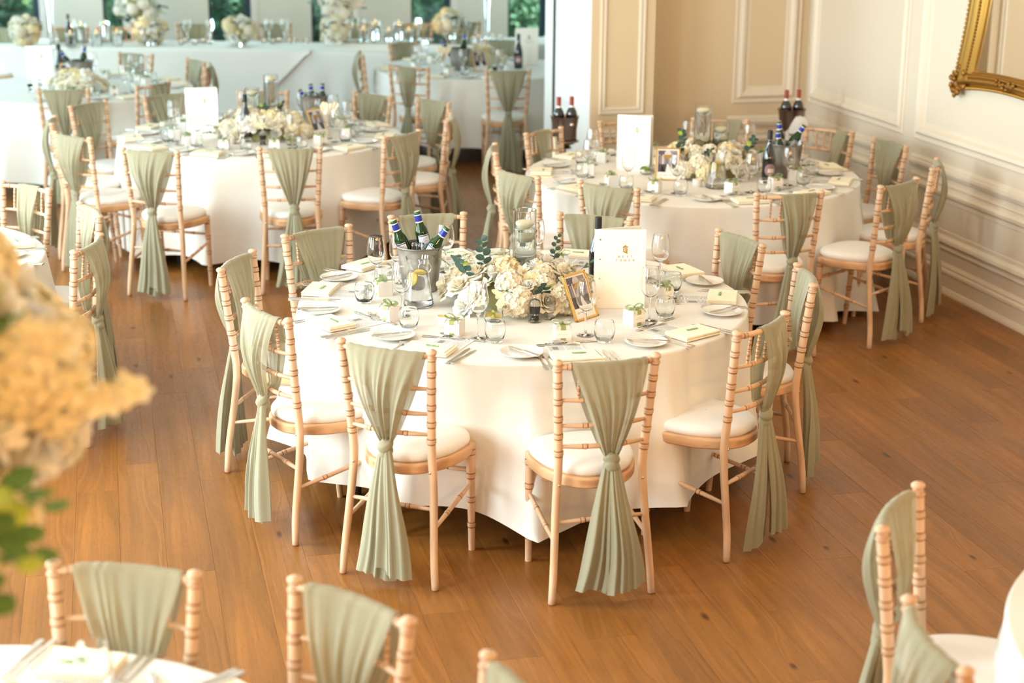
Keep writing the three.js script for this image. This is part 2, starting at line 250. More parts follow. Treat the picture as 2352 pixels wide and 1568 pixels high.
// ---------------------------------------------------------------- the rooms (own axes: x = b, z = -a)
const hb = (b0, b1, y0, y1, a0, a1) => box(b1 - b0, y1 - y0, a1 - a0, (b0 + b1) / 2, (y0 + y1) / 2, -(a0 + a1) / 2);
function struct(name, geo, mat, parent) {
  const m = mesh(name, geo, mat, parent); if (!parent) { m.rotation.y = TURN; m.userData.kind = 'structure'; } return m;
}
const H = 3.7, BR = 5.015, AB = 11.35;
{
  const f = new THREE.Group(); f.name = 'floor'; f.rotation.y = TURN; f.userData.kind = 'structure'; scene.add(f);
  mesh('subfloor', hb(-4.2, 5.8, -0.2, -0.016, -2.3, 19.9), M.gap, f);
  // oak boards: every board a box of its own; tones and grain vary between a few materials and cut-outs of the oak texture
  const W = 0.172, tones = [[0.95, 0.93, 0.90], [1.0, 0.98, 0.95], [0.90, 0.87, 0.82], [1.03, 1.01, 0.97], [0.93, 0.89, 0.83], [0.86, 0.82, 0.75]];
  const mats = tones.map((c) => std({ map: oak, color: lin(c[0] * 0.46, c[1] * 0.315, c[2] * 0.135), roughness: 1, roughnessMap: oakRough, bumpMap: oak, bumpScale: 0.0004 }));
  const geos = [];
  for (let k = 0; k < 8; k++) {
    const g = new RoundedBoxGeometry(W - 0.0005, 0.016, 1, 1, 0.0007); const p = g.attributes.position, u = g.attributes.uv;
    for (let i = 0; i < p.count; i++) u.setXY(i, (k % 4 + 0.1 + (p.getX(i) / W + 0.5) * 0.8) / 4, (p.getZ(i) + 0.5) * 0.8 + k * 0.37);
    g.translate(0, -0.008, 0); geos.push(g);
  }
  const boards = [], frustum = new THREE.Frustum().setFromProjectionMatrix(new THREE.Matrix4().multiplyMatrices(camera.projectionMatrix, camera.matrixWorldInverse.copy(camera.matrixWorld).invert()));
  seed = 21;
  for (let b = -4.2 + W / 2; b < 5.8; b += W) {
    let a = -2.3 - rr(0, 1.6);
    while (a < 19.8) {
      const L = rr(1.3, 2.3), a0 = Math.max(a, -2.3), a1 = Math.min(a + L, 19.85);
      if (a1 - a0 > 0.08) {
        let share = 0; for (let s = 0; s <= 8; s++) { const q = ab(lerp(a0, a1, s / 8), b, 0); if (frustum.containsPoint(q)) share += 1 / q.distanceTo(camera.position) ** 3; }
        boards.push({ b, a0, a1, share: share * (a1 - a0), g: Math.floor(rnd() * 8), m: Math.floor(rnd() * 6) });
      }
      a += L;
    }
  }
  boards.sort((p, q) => q.share - p.share);
  const rest = [];
  boards.forEach((q, i) => {
    const len = q.a1 - q.a0 - 0.0006, mid = (q.a0 + q.a1) / 2;
    if (i < 300 && q.share > 0) { const m = mesh('plank', geos[q.g], mats[q.m], f); m.scale.z = len; m.position.set(q.b, 0, -mid); if (i) m.name = 'plank_' + String(i).padStart(3, '0'); }
    else rest.push(geos[q.g].clone().scale(1, 1, len).translate(q.b, 0, -mid));
  });
  const r = mesh('planks_beyond', merge(rest), mats[1], f); r.userData.kind = 'stuff';
}
// a moulding swept round a rectangle (x, y) standing on a face at z = 0; profile [[inset, height], ...]
function frameMould(x0, x1, y0, y1, prof) {
  const pos = [], idx = [], n = prof.length, C = [[x0, y0, 1, 1], [x1, y0, -1, 1], [x1, y1, -1, -1], [x0, y1, 1, -1]];
  for (let s = 0; s < 4; s++) {
    const p = C[s], q = C[(s + 1) % 4], base = pos.length / 3;
    for (const [i, h] of prof) { pos.push(p[0] + p[2] * i, p[1] + p[3] * i, h, q[0] + q[2] * i, q[1] + q[3] * i, h); }
    for (let k = 0; k < n - 1; k++) { const a = base + k * 2; idx.push(a, a + 1, a + 3, a, a + 3, a + 2); }
  }
  let g = new THREE.BufferGeometry(); g.setAttribute('position', new THREE.Float32BufferAttribute(pos, 3)); g.setIndex(idx);
  g = g.toNonIndexed(); g.computeVertexNormals(); g.setAttribute('uv', new THREE.Float32BufferAttribute(new Float32Array(g.attributes.position.count * 2), 2)); return g;
}
// a straight moulding along x, profile in (z, y) given as [y, z out]
function strip(x0, x1, prof) {
  const s = new THREE.Shape(); s.moveTo(0, prof[0][0]); for (const [y, z] of prof) s.lineTo(z, y); s.lineTo(0, prof[prof.length - 1][0]);
  const g = new THREE.ExtrudeGeometry(s, { depth: x1 - x0, bevelEnabled: false }); g.rotateY(-PI / 2); g.scale(1, 1, 1);
  // shape x (out) -> z, extrude depth -> -x
  g.translate(x1, 0, 0); return g;
}
const BIG = [[0, 0], [0.003, 0.010], [0.012, 0.014], [0.020, 0.010], [0.022, 0.005], [0.036, 0.005], [0.040, 0.016], [0.056, 0.030], [0.076, 0.026], [0.090, 0.010], [0.094, 0.004], [0.12, 0.004], [0.124, 0]];
const FINE = [[0, 0], [0.002, 0.012], [0.012, 0.014], [0.016, 0.006], [0.032, 0.006], [0.036, 0.013], [0.046, 0.010], [0.05, 0]];
const DADO = [[0.70, 0.004], [0.706, 0.014], [0.715, 0.020], [0.735, 0.030], [0.752, 0.030], [0.758, 0.016], [0.772, 0.016], [0.778, 0.008], [0.786, 0.004]];
const SKIRT = [[0.0, 0.045], [0.012, 0.043], [0.032, 0.032], [0.036, 0.024], [0.118, 0.022], [0.124, 0.030], [0.140, 0.028], [0.150, 0.016], [0.160, 0.018], [0.172, 0.010], [0.18, 0.003]];
{
  // right wall: faces -b. Mouldings are made on a face at z = 0 facing +z with x along the wall, then turned to face -x
  const w = struct('wall_right', hb(BR, BR + 0.2, 0, H, -2.3, AB + 0.3), M.wallRight);
  const place = (g) => g.rotateY(-PI / 2).translate(BR, 0, 0);      // +z -> -x, x -> z (x = -a)
  const P = [[-11.29, -9.755], [-9.60, -7.25], [-7.10, -4.9], [-4.75, -2.4]];
  P.forEach(([x0, x1]) => {
    mesh('panel_moulding', place(frameMould(x0, x1, 0.878, 3.2, BIG)), M.wallTrim, w);
    mesh('dado_rail', place(strip(x0 - 0.01, x1 + 0.01, DADO)), M.wallTrim, w);
    mesh('panel_moulding', place(frameMould(x0, x1, 0.255, 0.672, BIG)), M.wallTrim, w);
  });
  mesh('baseboard', place(strip(-AB, 2.2, SKIRT)), M.wallTrim, w);
  const k = struct('wall_back', hb(3.70, BR + 0.02, 0, H, AB, AB + 0.25), M.wall);
  const at = (g) => g.translate(0, 0, -AB);
  mesh('panel_moulding', at(frameMould(4.43, 4.95, 0.878, 3.2, BIG)), M.wallTrim, k);
  mesh('dado_rail', at(strip(4.40, 5.0, DADO)), M.wallTrim, k);
  mesh('panel_moulding', at(frameMould(4.43, 4.95, 0.255, 0.672, BIG)), M.wallTrim, k);
  mesh('baseboard', at(strip(3.70, 5.0, SKIRT)), M.wallTrim, k);
  const p = struct('wall_pillar', hb(3.245, 3.705, 0, H, 11.0, 11.93), M.wall);
  const pf = (g) => g.translate(0, 0, -11.0), ps = (g) => g.rotateY(-PI / 2).translate(3.245, 0, 0);
  mesh('panel_moulding', pf(frameMould(3.305, 3.635, 0.876, 3.2, FINE)), M.wallTrim, p);
  mesh('panel_moulding', pf(frameMould(3.305, 3.635, 0.255, 0.76, FINE)), M.wallTrim, p);
  mesh('reveal_lining', hb(3.238, 3.245, 0, H, 11.004, 11.93), M.whiteTrim, p);
  mesh('panel_moulding', ps(frameMould(-11.84, -11.30, 0.885, 3.2, FINE)).translate(-0.007, 0, 0), M.whiteTrim, p);
  mesh('panel_moulding', ps(frameMould(-11.84, -11.30, 0.255, 0.76, FINE)).translate(-0.007, 0, 0), M.whiteTrim, p);
  mesh('baseboard', pf(strip(3.235, 3.71, SKIRT)), M.wallTrim, p);
  const j = struct('trim_1', hb(3.225, 3.5, 0, H, 11.96, 12.18), M.whiteTrim); j.name = 'trim_1';
  mesh('door_seal', hb(3.228, 3.4, 0, H, 11.93, 11.96), M.gap, j);
  struct('wall_lintel', hb(-3.1, 3.25, 2.75, H, 11.0, 11.9), M.wall);
  struct('ceiling', hb(-4.2, 5.8, H, H + 0.2, -2.3, 19.9), M.ceiling);
  struct('wall_rear', hb(-4.2, BR + 0.2, 0, H, -2.5, -2.3), M.wallDim);
  struct('wall_far_right', hb(5.6, 5.8, 0, H, AB + 0.25, 19.9), M.wallFar);
  struct('wall_far_return', hb(3.5, 5.6, 0, H, 11.6, 11.75), M.wallFar);
  // left wall with five tall windows
  const L = [], LF = []; let a = -2.3;
  LW.forEach(([c, wd], i) => {
    const w0 = c < 11.5 ? -3.1 : -4.0, q = c < 11.5 ? L : LF; if (i === 3) { L.push(hb(-3.3, -3.1, 0.5, 3.0, a, 11.7)); a = 11.7; }
    q.push(hb(w0 - 0.2, w0, 0.5, 3.0, a, c - wd / 2)); a = c + wd / 2;
    const wn = struct('window_' + (i + 1), merge([hb(w0 - 0.14, w0 - 0.07, 0.5, 0.57, c - wd / 2, a), hb(w0 - 0.14, w0 - 0.07, 2.93, 3.0, c - wd / 2, a), hb(w0 - 0.14, w0 - 0.07, 0.5, 3.0, c - wd / 2, c - wd / 2 + 0.07), hb(w0 - 0.14, w0 - 0.07, 0.5, 3.0, a - 0.07, a), hb(w0 - 0.13, w0 - 0.08, 0.5, 3.0, c - 0.03, c + 0.03), hb(w0 - 0.13, w0 - 0.08, 2.2, 2.25, c - wd / 2, a)]), M.whiteTrim);
    wn.name = 'window_' + (i + 1); mesh('pane', hb(w0 - 0.108, w0 - 0.102, 0.57, 2.93, c - wd / 2 + 0.07, a - 0.07), M.pane, wn);
  });
  L.push(hb(-3.3, -3.1, 0, 0.5, -2.3, 11.7), hb(-3.3, -3.1, 3.0, H, -2.3, 11.7)); LF.push(hb(-4.2, -4.0, 0.5, 3.0, a, 19.9), hb(-4.2, -4.0, 0, 0.5, 11.5, 19.9), hb(-4.2, -4.0, 3.0, H, 11.5, 19.9), hb(-4.2, -3.1, 0, H, 11.5, 11.7));
  struct('wall_left', merge(L), M.wallDim); struct('wall_far_left', merge(LF), M.wallFar);
  // far wall: white piers between narrow full-height windows with dark frames
  const F = [hb(-4.2, 5.8, 2.45, H, 19.6, 19.9), hb(-4.2, 5.8, 0, 0.12, 19.6, 19.9)]; let b = -4.2;
  WINK.forEach((k, i) => {
    const b0 = WIN0 + WINSTEP * k, b1 = b0 + WINW; if (b0 > b) F.push(hb(b, b0, 0.12, 2.45, 19.6, 19.9)); b = b1;
    const wn = struct('window_' + (6 + i), merge([hb(b0, b0 + 0.03, 0.12, 2.45, 19.66, 19.74), hb(b1 - 0.065, b1, 0.12, 2.45, 19.66, 19.74), hb(b0, b1, 0.12, 0.2, 19.66, 19.74), hb(b0, b1, 2.37, 2.45, 19.66, 19.74)]), M.frameTeal);
    wn.name = 'window_' + (6 + i); mesh('pane', hb(b0 + 0.03, b1 - 0.065, 0.2, 2.37, 19.695, 19.701), M.pane, wn);
    mesh('window_reveal', hb(b1, b1 + 0.07, 0.12, 2.45, 19.585, 19.6), M.whiteTrim, wn);
  });
  F.push(hb(b, 5.8, 0.12, 2.45, 19.6, 19.9)); struct('wall_far', merge(F), M.wallFar);
  struct('lawn', hb(-14, 16, -0.3, -0.12, 19.9, 45), M.lawn);
}
// ceiling downlights: a glowing disc in a rim, with a light of its size just below it
LAMPS.forEach(([a, b], i) => {
  const p = ab(a, b, H), t = thing('ceiling_light', 'round warm ceiling light above the room, ' + ['over the mirror-wall table', 'beside the panelled wall'][i], 'lamp', p.x, p.y, p.z);
  mesh('rim', lathe([[0.20, 0], [0.24, 0], [0.245, -0.012], [0.21, -0.03], [0.20, -0.03], [0.20, 0]]), M.lampRim, t);
  mesh('diffuser', lathe([[0, -0.018], [0.20, -0.018], [0.20, -0.01], [0, -0.01]]), M.lampGlow, t);
  const l = new THREE.RectAreaLight(WARM, LAMP_POWER, 0.36, 0.36); l.name = 'ceiling_lamp_light'; l.position.set(p.x, p.y - 0.035, p.z); l.lookAt(p.x, 0, p.z + 0.0001); scene.add(l);
});
SCONCES.forEach((b, i) => {
  const p = ab(-2.28, b, 2.35), t = thing('wall_light', 'wide warm wall light behind the camera, ' + ['at the window end', 'in the middle', 'at the panelled wall end'][i], 'lamp', p.x, p.y, p.z, TURN + PI);
  mesh('backplate', rbox(0.62, 0.5, 0.02, 0.006, 0, 0, 0.0), M.gilt, t); mesh('diffuser', rbox(0.54, 0.42, 0.05, 0.015, 0, 0, 0.035), M.lampGlow, t);
  const q = ab(-2.20, b, 2.35), g = ab(3, b, 2.1), l = new THREE.RectAreaLight(WARM, SCONCE_POWER, 0.5, 0.4); l.name = 'wall_lamp_light'; l.position.copy(q); l.lookAt(g); scene.add(l);
});
// gold framed mirror on the right wall: outline with inward-curving sides
{
  const cA = 8.455, cY = 2.2, c = ab(cA, BR, 0), t = thing('wall_mirror', 'large gilt framed mirror with inward-curving sides on the panelled wall', 'mirror', c.x, cY, c.z, TURN - PI / 2);
  // local x runs towards the viewer along the wall, local z points into the room
  const side = (hw, hh, bow, bowY) => { const P = []; const n = 14; for (let s = 0; s < 4; s++) for (let i = 0; i < n; i++) { const q = i / n, e = 1 - (2 * q - 1) ** 2, k = (2 * q - 1); if (s === 0) P.push([k * hw, -hh + bowY * e]); if (s === 1) P.push([hw - bow * e, k * hh]); if (s === 2) P.push([-k * hw, hh - bowY * e]); if (s === 3) P.push([-hw + bow * e, -k * hh]); } return P; };
  const outer = side(0.67, 0.951, 0.175, 0.058), inner = side(0.418, 0.805, 0.135, 0.014), N = outer.length;
  const loft = (prof) => grid(N, prof.length - 1, (u, v) => { const i = Math.round(u * N) % N, [w, h] = prof[Math.round(v * (prof.length - 1))]; return [lerp(outer[i][0], inner[i][0], w), lerp(outer[i][1], inner[i][1], w), h]; });
  mesh('frame', loft([[0, 0], [0.02, 0.035], [0.16, 0.042], [0.20, 0.03], [0.28, 0.028], [0.42, 0.058], [0.56, 0.066], [0.62, 0.05], [0.70, 0.052], [0.80, 0.044], [0.9, 0.03], [0.96, 0.034], [1, 0.016], [1, 0.0]]), M.gilt, t);
  const bead = (w, h, r, per) => { const G = []; for (let i = 0; i < N; i++) for (let k = 0; k < per; k++) { const j = (i + 1) % N, q = k / per, x = lerp(lerp(outer[i][0], outer[j][0], q), lerp(inner[i][0], inner[j][0], q), w), y = lerp(lerp(outer[i][1], outer[j][1], q), lerp(inner[i][1], inner[j][1], q), w); G.push(new THREE.SphereGeometry(r, 6, 4).translate(x, y, h)); } return merge(G); };
  const g1 = mesh('beading', bead(0.09, 0.042, 0.011, 5), M.gilt, t), g2 = mesh('rope_edge', bead(0.75, 0.05, 0.009, 6), M.giltDark, t); g1.userData.label = 'gilt bead border'; g2.userData.label = 'darker rope-cut inner border';
  const orn = []; seed = 5;
  for (const [x, y] of [[-1, -1], [1, -1], [1, 1], [-1, 1]]) for (let i = 0; i < 26; i++) { const q = rr(0.05, 0.85), sp = rr(-0.05, 0.05); orn.push(new THREE.SphereGeometry(rr(0.008, 0.02), 6, 5).scale(1.3, 1, 0.8).rotateZ(rr(0, 3)).translate(x * (lerp(0.66, 0.43, q) + sp), y * (lerp(0.94, 0.79, q) - sp), 0.05)); }
  for (const s of [-1, 1]) for (let i = 0; i < 16; i++) orn.push(new THREE.SphereGeometry(rr(0.008, 0.016), 6, 5).scale(1.5, 0.9, 0.8).translate(rr(-0.1, 0.1) + 0.0, s * (0.84 + rr(-0.02, 0.02)), 0.064));
  mesh('corner_ornament', merge(orn), M.giltDark, t);
  const s = new THREE.Shape(inner.map((p) => new THREE.Vector2(p[0], p[1]))); const g = new THREE.ExtrudeGeometry(s, { depth: 0.006, bevelEnabled: false }).translate(0, 0, 0.012);
  const gl = mesh('mirror_glass', g, M.mirror, t); gl.userData.label = 'silvered glass';
}
// garden behind the far windows
{
  const kinds = ['broad dark green garden bush', 'tall pale green garden bush', 'rounded glossy garden bush', 'loose bright green garden shrub', 'dense shaded garden shrub'];
  const S = [[21.9, -4.4], [22.3, -3.0], [21.8, -1.6], [22.4, -0.3], [21.9, 0.95], [22.6, 2.2], [21.9, 3.4], [22.5, 4.7], [22.0, 6.0], [24.4, -2.2], [24.4, 0.8], [24.4, 3.2], [24.4, 5.6]];
  seed = 33;
  const blob = (n, rx, ry) => { const pos = [], idx = []; for (let i = 0; i < n; i++) { const a = rr(0, 2 * PI), e = Math.acos(rr(-0.6, 1)), r = Math.cbrt(rr(0.35, 1)), L = rr(0.05, 0.11), wd = L * rr(0.4, 0.6), q = new THREE.Matrix4().makeRotationFromEuler(new THREE.Euler(rr(-1, 1), rr(0, 6.3), rr(-0.8, 0.8))); const c = V(r * rx * sin(e) * cos(a), ry * (0.45 + 0.55 * r * cos(e)), r * rx * sin(e) * sin(a)), k = pos.length / 3; for (const p of [[-L, 0, 0], [0, 0.2 * wd, wd], [L, 0, 0], [0, 0.2 * wd, -wd]]) { const v = V(...p).applyMatrix4(q).add(c); pos.push(v.x, v.y, v.z); } idx.push(k, k + 1, k + 2, k, k + 2, k + 3); } const g = new THREE.BufferGeometry(); g.setAttribute('position', new THREE.Float32BufferAttribute(pos, 3)); g.setIndex(idx); const h = g.toNonIndexed(); h.computeVertexNormals(); return h; };
  const B = [blob(3400, 0.70, 1.5), blob(3000, 0.62, 1.75), blob(3000, 0.72, 1.35)];
  S.forEach(([a, b], i) => {
    const p = ab(a, b, -0.12), spot = ['outside the far left corner of the long room', 'outside the second window from the far corner', 'behind the glass vase window', 'behind the pedestal of white flowers', 'behind the window beside the second tall vase', 'between the middle windows', 'behind the window over the lit cylinder candles', 'behind the window left of the slim glass vase', 'behind the window beside the white column', 'on the lawn in the second row, far end', 'on the lawn in the second row, middle', 'on the lawn in the second row, behind the candles', 'on the lawn in the second row, near the column'][i];
    const t = thing('garden_shrub', kinds[i % 5] + ' ' + spot, 'shrub', p.x, p.y, p.z, i * 1.3, 'shrubs outside the far windows');
    mesh('foliage', B[i % 3], i % 5 === 1 || i % 5 === 3 ? M.shrubLight : M.shrub, t); mesh('stem', new THREE.CylinderGeometry(0.03, 0.05, 0.7, 7).translate(0, 0.35, 0), M.bark, t);
  });
}

// ---------------------------------------------------------------- banquet chairs: faces -z, the back posts top out at z = 0
const postZ = (y) => y < 0.47 ? lerp(0.004, -0.046, sm(0, 0.47, y)) : lerp(-0.046, 0.0, (y - 0.47) / 0.445);
const postX = (y) => y < 0.5 ? lerp(0.191, 0.157, y / 0.5) : lerp(0.157, 0.181, (y - 0.5) / 0.415);
const railBow = (x) => 0.030 * (1 - (x / 0.17) ** 2);
const RAILS = [0.889, 0.765, 0.668, 0.588];
const chairParts = {};
{
  const postCurve = (s) => path(...[0, 0.1, 0.22, 0.34, 0.45, 0.52, 0.6, 0.7, 0.8, 0.905].map((y) => [s * postX(y), y, postZ(y)]));
  const pl = postCurve(1).getLength(), hgt = (y) => y / 0.905;
  const st = rings((t) => t < 0.5 ? lerp(0.0135, 0.0172, t / 0.5) : 0.0164, 0.0165, [0.562, 0.629, 0.696, 0.761, 0.824].map(hgt), pl);
  st.pop(); const z = (y, r, d) => st.push([hgt(y), r, d]);
  z(0.872, 0.0164, 0); z(0.876, 0.0155, 1); z(0.878, 0.0188, 0.1); z(0.884, 0.0192, 0); z(0.886, 0.0175, 0.9); z(0.888, 0.0150, 0.2); z(0.896, 0.0148, 0.1); z(0.900, 0.0185, 0.2); z(0.905, 0.0196, 0); z(0.910, 0.0190, 0); z(0.914, 0.014, 0.1); z(0.9155, 0.006, 0.15);
  // chipped, darker feet
  st.splice(1, 0, [0.006, 0.0137, 0.55], [0.03, 0.0139, 0.18], [0.10, 0.0143, 0]); st[0] = [0, 0.0125, 0.9];
  chairParts.post = [turned(postCurve(-1), st, 10), turned(postCurve(1), st, 10)];
  const legCurve = (s) => path([s * 0.168, 0.452, -0.36], [s * 0.164, 0.25, -0.375], [s * 0.16, 0, -0.392]);
  const ls = rings((t) => lerp(0.0182, 0.0128, t), 0.0168, [0.08, 0.30, 0.52, 0.76], 0.455); ls.push([1.0, 0.0128, 0.8]);
  chairParts.leg = [turned(legCurve(-1), ls, 10), turned(legCurve(1), ls, 10)];
  const railCurve = (y) => path(...[-1, -0.6, -0.2, 0.2, 0.6, 1].map((k) => { const x = k * (postX(y) - 0.008); return [x, y, postZ(y) + railBow(x)]; }));
  chairParts.rail = RAILS.map((y, i) => { const c = railCurve(y), L = c.getLength(); return turned(c, rings((t) => i ? 0.0095 - 0.003 * Math.abs(2 * t - 1) ** 3 : 0.0125 - 0.003 * Math.abs(2 * t - 1) ** 3, 0.0115, i ? [0.27, 0.5, 0.73] : [0.1, 0.9], L, 0.8), 9); });
  chairParts.spindle = [-0.104, -0.052, 0, 0.052, 0.104].map((x) => { const c = path([x, 0.882, postZ(0.88) + railBow(x)], [x, 0.825, postZ(0.82) + railBow(x)], [x, 0.768, postZ(0.77) + railBow(x)]); return turned(c, rings((t) => 0.0058, 0.008, [0.22, 0.40, 0.60, 0.78], 0.115, 0.7), 7); });
  const rodT = (p, q, r, at) => { const c = path(p, [(p[0] + q[0]) / 2, (p[1] + q[1]) / 2, (p[2] + q[2]) / 2], q); return turned(c, rings((t) => r * (1 - 0.25 * Math.abs(2 * t - 1) ** 2), r * 1.15, at, c.getLength(), 0.8), 8); };
  chairParts.stretcher = [rodT([-0.168, 0.30, postZ(0.3)], [0.168, 0.30, postZ(0.3)], 0.0095, [0.3, 0.7]), rodT([-0.165, 0.335, -0.368], [0.165, 0.335, -0.368], 0.0095, [0.3, 0.7]),
    rodT([-0.166, 0.285, -0.372], [-0.174, 0.225, postZ(0.22)], 0.0095, [0.3, 0.65]), rodT([0.166, 0.285, -0.372], [0.174, 0.225, postZ(0.22)], 0.0095, [0.3, 0.65])];
  // seat: a D-shaped frame with rounded corners and a domed white pad
  const seatR = (a, k) => { const c = cos(a), s = sin(a); const hw = lerp(0.150, 0.205, sm(1, -0.55, s)) * k, hd = 0.205 * k; const e = 2.6, x = Math.sign(c) * Math.abs(c) ** (2 / e) * hw, z = Math.sign(s) * Math.abs(s) ** (2 / e) * hd; return [x, z - 0.225]; };
  const ringSolid = (prof, n = 40) => grid(n, prof.length - 1, (u, v) => { const i = Math.round(v * (prof.length - 1)), [k, y] = prof[i], p = seatR(-u * 2 * PI, k); return [p[0], y, p[1]]; }, true);
  chairParts.frame = ringSolid([[0.01, 0.418], [0.86, 0.418], [0.97, 0.418], [1, 0.424], [1.005, 0.45], [0.995, 0.458], [0.97, 0.462], [0.01, 0.462]]);
  chairParts.pad = ringSolid([[0.90, 0.46], [0.945, 0.466], [0.965, 0.477], [0.955, 0.489], [0.92, 0.499], [0.8, 0.508], [0.55, 0.514], [0.3, 0.5155], [0.01, 0.516]]);
  chairParts.screw = [-1, 1].map((s) => new THREE.SphereGeometry(0.0055, 8, 6).scale(1, 1, 0.5).translate(s * postX(0.44) - s * 0.004, 0.44, postZ(0.44) + 0.0165));
}
// sash: one sheet over the top rail (front, over, back), gathered into a knot behind the lowest rail, tails hanging to the floor
function foldLine(sd, n, lo = 0, hi = 1) {                // a few uneven soft ridges across a cloth, value about -0.5..1
  seed = sd; const K = Array.from({ length: n }, (_, k) => [lo + (hi - lo) * (k + rr(0.2, 0.8)) / n, rr(0.5, 1.2), rr(0.28, 0.48) / n * (hi - lo), rr(-0.4, 0.4)]);
  return (u) => { let s = -0.45; for (const [c, a, w, sk] of K) { const d = (u - c) / w, e = d < 0 ? d * (1 + sk) : d * (1 - sk); s += a * Math.exp(-e * e); } return s; };
}
function sashGeo(x0, x1, xk, sd) {
  const wide = (x1 - x0) / 0.3, f1 = foldLine(sd, Math.round(3.5 + 5 * wide)), f2 = foldLine(sd + 50, Math.round(3.5 + 5 * wide)); seed = sd; const w1 = rr(0, 6), w2 = rr(0, 6);
  const U = 84, F = 15, O = 5, B = 26, T = F + O + B;
  const drape = grid(U, T, (u, v) => {
    const i = Math.round(v * T), fold = i <= F + O / 2 ? f2 : f1, xt = lerp(x0, x1, u) + 0.007 * sin(9 * u + w1);
    let t, y, z, back = 1;
    if (i <= F) { t = 1 - i / F; back = -1; } else if (i <= F + O) t = 0; else t = (i - F - O) / B;
    const us = u + 0.05 * sin(2.5 * t + w2) * sin(PI * u), e = t * (0.86 + 0.14 * t), x = lerp(xt, xk + (u - 0.5) * 0.056, e), amp = lerp(0.0045, 0.024, sm(0, 0.55, t)) * lerp(1, 0.75, sm(0.75, 1, t));
    if (i > F && i < F + O) { const a = (i - F) / O * PI, r = 0.0165 + 0.0022 * (fold(u) + 0.5); const zc = postZ(0.889) + railBow(xt); return [x, 0.889 + sin(a) * r, zc - cos(a) * r]; }
    y = 0.889 - t * (0.889 - 0.556); const rz = postZ(y) + railBow(Math.max(-0.16, Math.min(0.16, x)));
    if (back < 0) z = rz - 0.0165 - 0.012 * sin(PI * Math.min(1, t * 1.2)) - amp * (fold(us) + 0.45) * 0.6 + sm(0.86, 1, t) * 0.045;
    else z = rz + 0.0165 + 0.030 * sin(PI * t ** 0.8) * (0.6 + 0.4 * cos((u - 0.5) * 2.4)) + amp * (fold(us) + 0.45) + sm(0.8, 1, t) * 0.004;
    return [x, y, z];
  });
  const zk = postZ(0.54) + railBow(xk) + 0.030, tilt = rr(0.25, 0.5) * (sd % 2 ? 1 : -1);
  const knot = grid(30, 26, (u, v) => { const a = u * 2 * PI, e = (v - 0.5) * PI, q = e + tilt * sin(a) * 0.9, w = 1 + 0.13 * Math.abs(sin(2.3 * q + 0.4)) ** 1.5 - 0.12 * Math.exp(-((q + 0.15) ** 2) * 30) + 0.035 * sin(9 * q + 2 * a); return [xk + 0.0285 * cos(a) * cos(e) ** 0.7 * w, 0.533 + 0.036 * sin(e) * w + 0.006 * cos(a) * tilt * 2, zk + 0.025 * sin(a) * cos(e) ** 0.7 * w]; }, true);
  const tail = (s, y1, wd, drift, sp) => { const p1 = rr(0, 6), fl = foldLine(sd * 3 + s + 9, 4, -1, 1), tl = rr(-0.02, 0.02); return grid(64, 28, (u, v) => {
    const a = u * 2 * PI, t = v, hw = lerp(0.017, wd, t ** 0.8) * (1 + 0.04 * sin(5 * t + p1)), hd = lerp(0.013, 0.012, t), k = cos(a), amp = lerp(0.006, 0.026, sm(0, 0.8, t));
    const y = lerp(0.53, y1 + 0.006 * sin(3 * k + p1) + tl * k + 0.004 * sin(a), t);
    return [xk + s * 0.008 + drift * t + hw * k + 0.006 * sin(6 * t + p1) * t + amp * 0.25 * sin(4 * k + p1), y, zk + sp * t + 0.004 * s + hd * sin(a) + amp * fl(k + 0.08 * sin(4 * t + p1)) + 0.010 * sin(PI * t)];
  }, true); };
  const tails = [tail(-1, rr(0.03, 0.055), 0.076, rr(-0.052, -0.03), 0.02), tail(1, rr(0.045, 0.09), 0.068, rr(0.03, 0.05), 0.05)];
  return { drape, knot, tails };
}
const SASH = [[-0.142, 0.15, 0.004, 3], [-0.138, 0.148, 0.018, 8], [-0.055, 0.15, 0.028, 13], [-0.145, -0.035, -0.035, 21], [-0.08, 0.075, 0.0, 34], [-0.15, 0.135, -0.012, 55]].map((a) => sashGeo(...a));
const SASHWORDS = ['sash across whole rail', 'sash knotted off centre', 'sash leaving spindles bare', 'sash bunched at one post', 'sash at mid rail', 'sash in wide pleats'];
const chairProto = SASH.map((s) => {
  const c = proto('banquet_chair', 'chair'), p = (n, g, m, q = c) => { const o = new THREE.Mesh(g, m); o.name = n; o.castShadow = o.receiveShadow = true; q.add(o); return o; };
  for (const g of chairParts.post) p('back_post', g, M.lime);
  for (const g of chairParts.leg) p('leg', g, M.lime);
  chairParts.rail.forEach((g, i) => p(i ? 'back_rail' : 'top_rail', g, M.lime));
  for (const g of chairParts.spindle) p('spindle', g, M.lime);
  for (const g of chairParts.stretcher) p('stretcher', g, M.lime);
  p('seat_frame', chairParts.frame, M.limeFrame); p('seat_pad', chairParts.pad, M.pad).userData.label = 'white upholstered seat pad';
  for (const g of chairParts.screw) p('screw', g, M.silver);
  const d = p('sash', s.drape, M.sash); d.userData.label = 'sage green chiffon sash tied round the chair back';
  p('knot', s.knot, M.tail, d); for (const t of s.tails) p('sash_tail', t, M.tail, d);
  return c;
});
const R = (d) => d * PI / 180;
const clockOf = (dx, dz) => { let h = Math.round(((Math.atan2(dx, -dz) / PI * 6) + 12) * 2) / 2 % 12; const n = Math.floor(h) || 12, w = ['', 'one', 'two', 'three', 'four', 'five', 'six', 'seven', 'eight', 'nine', 'ten', 'eleven', 'twelve'][n]; return h % 1 ? 'half past ' + w : w + " o'clock"; };
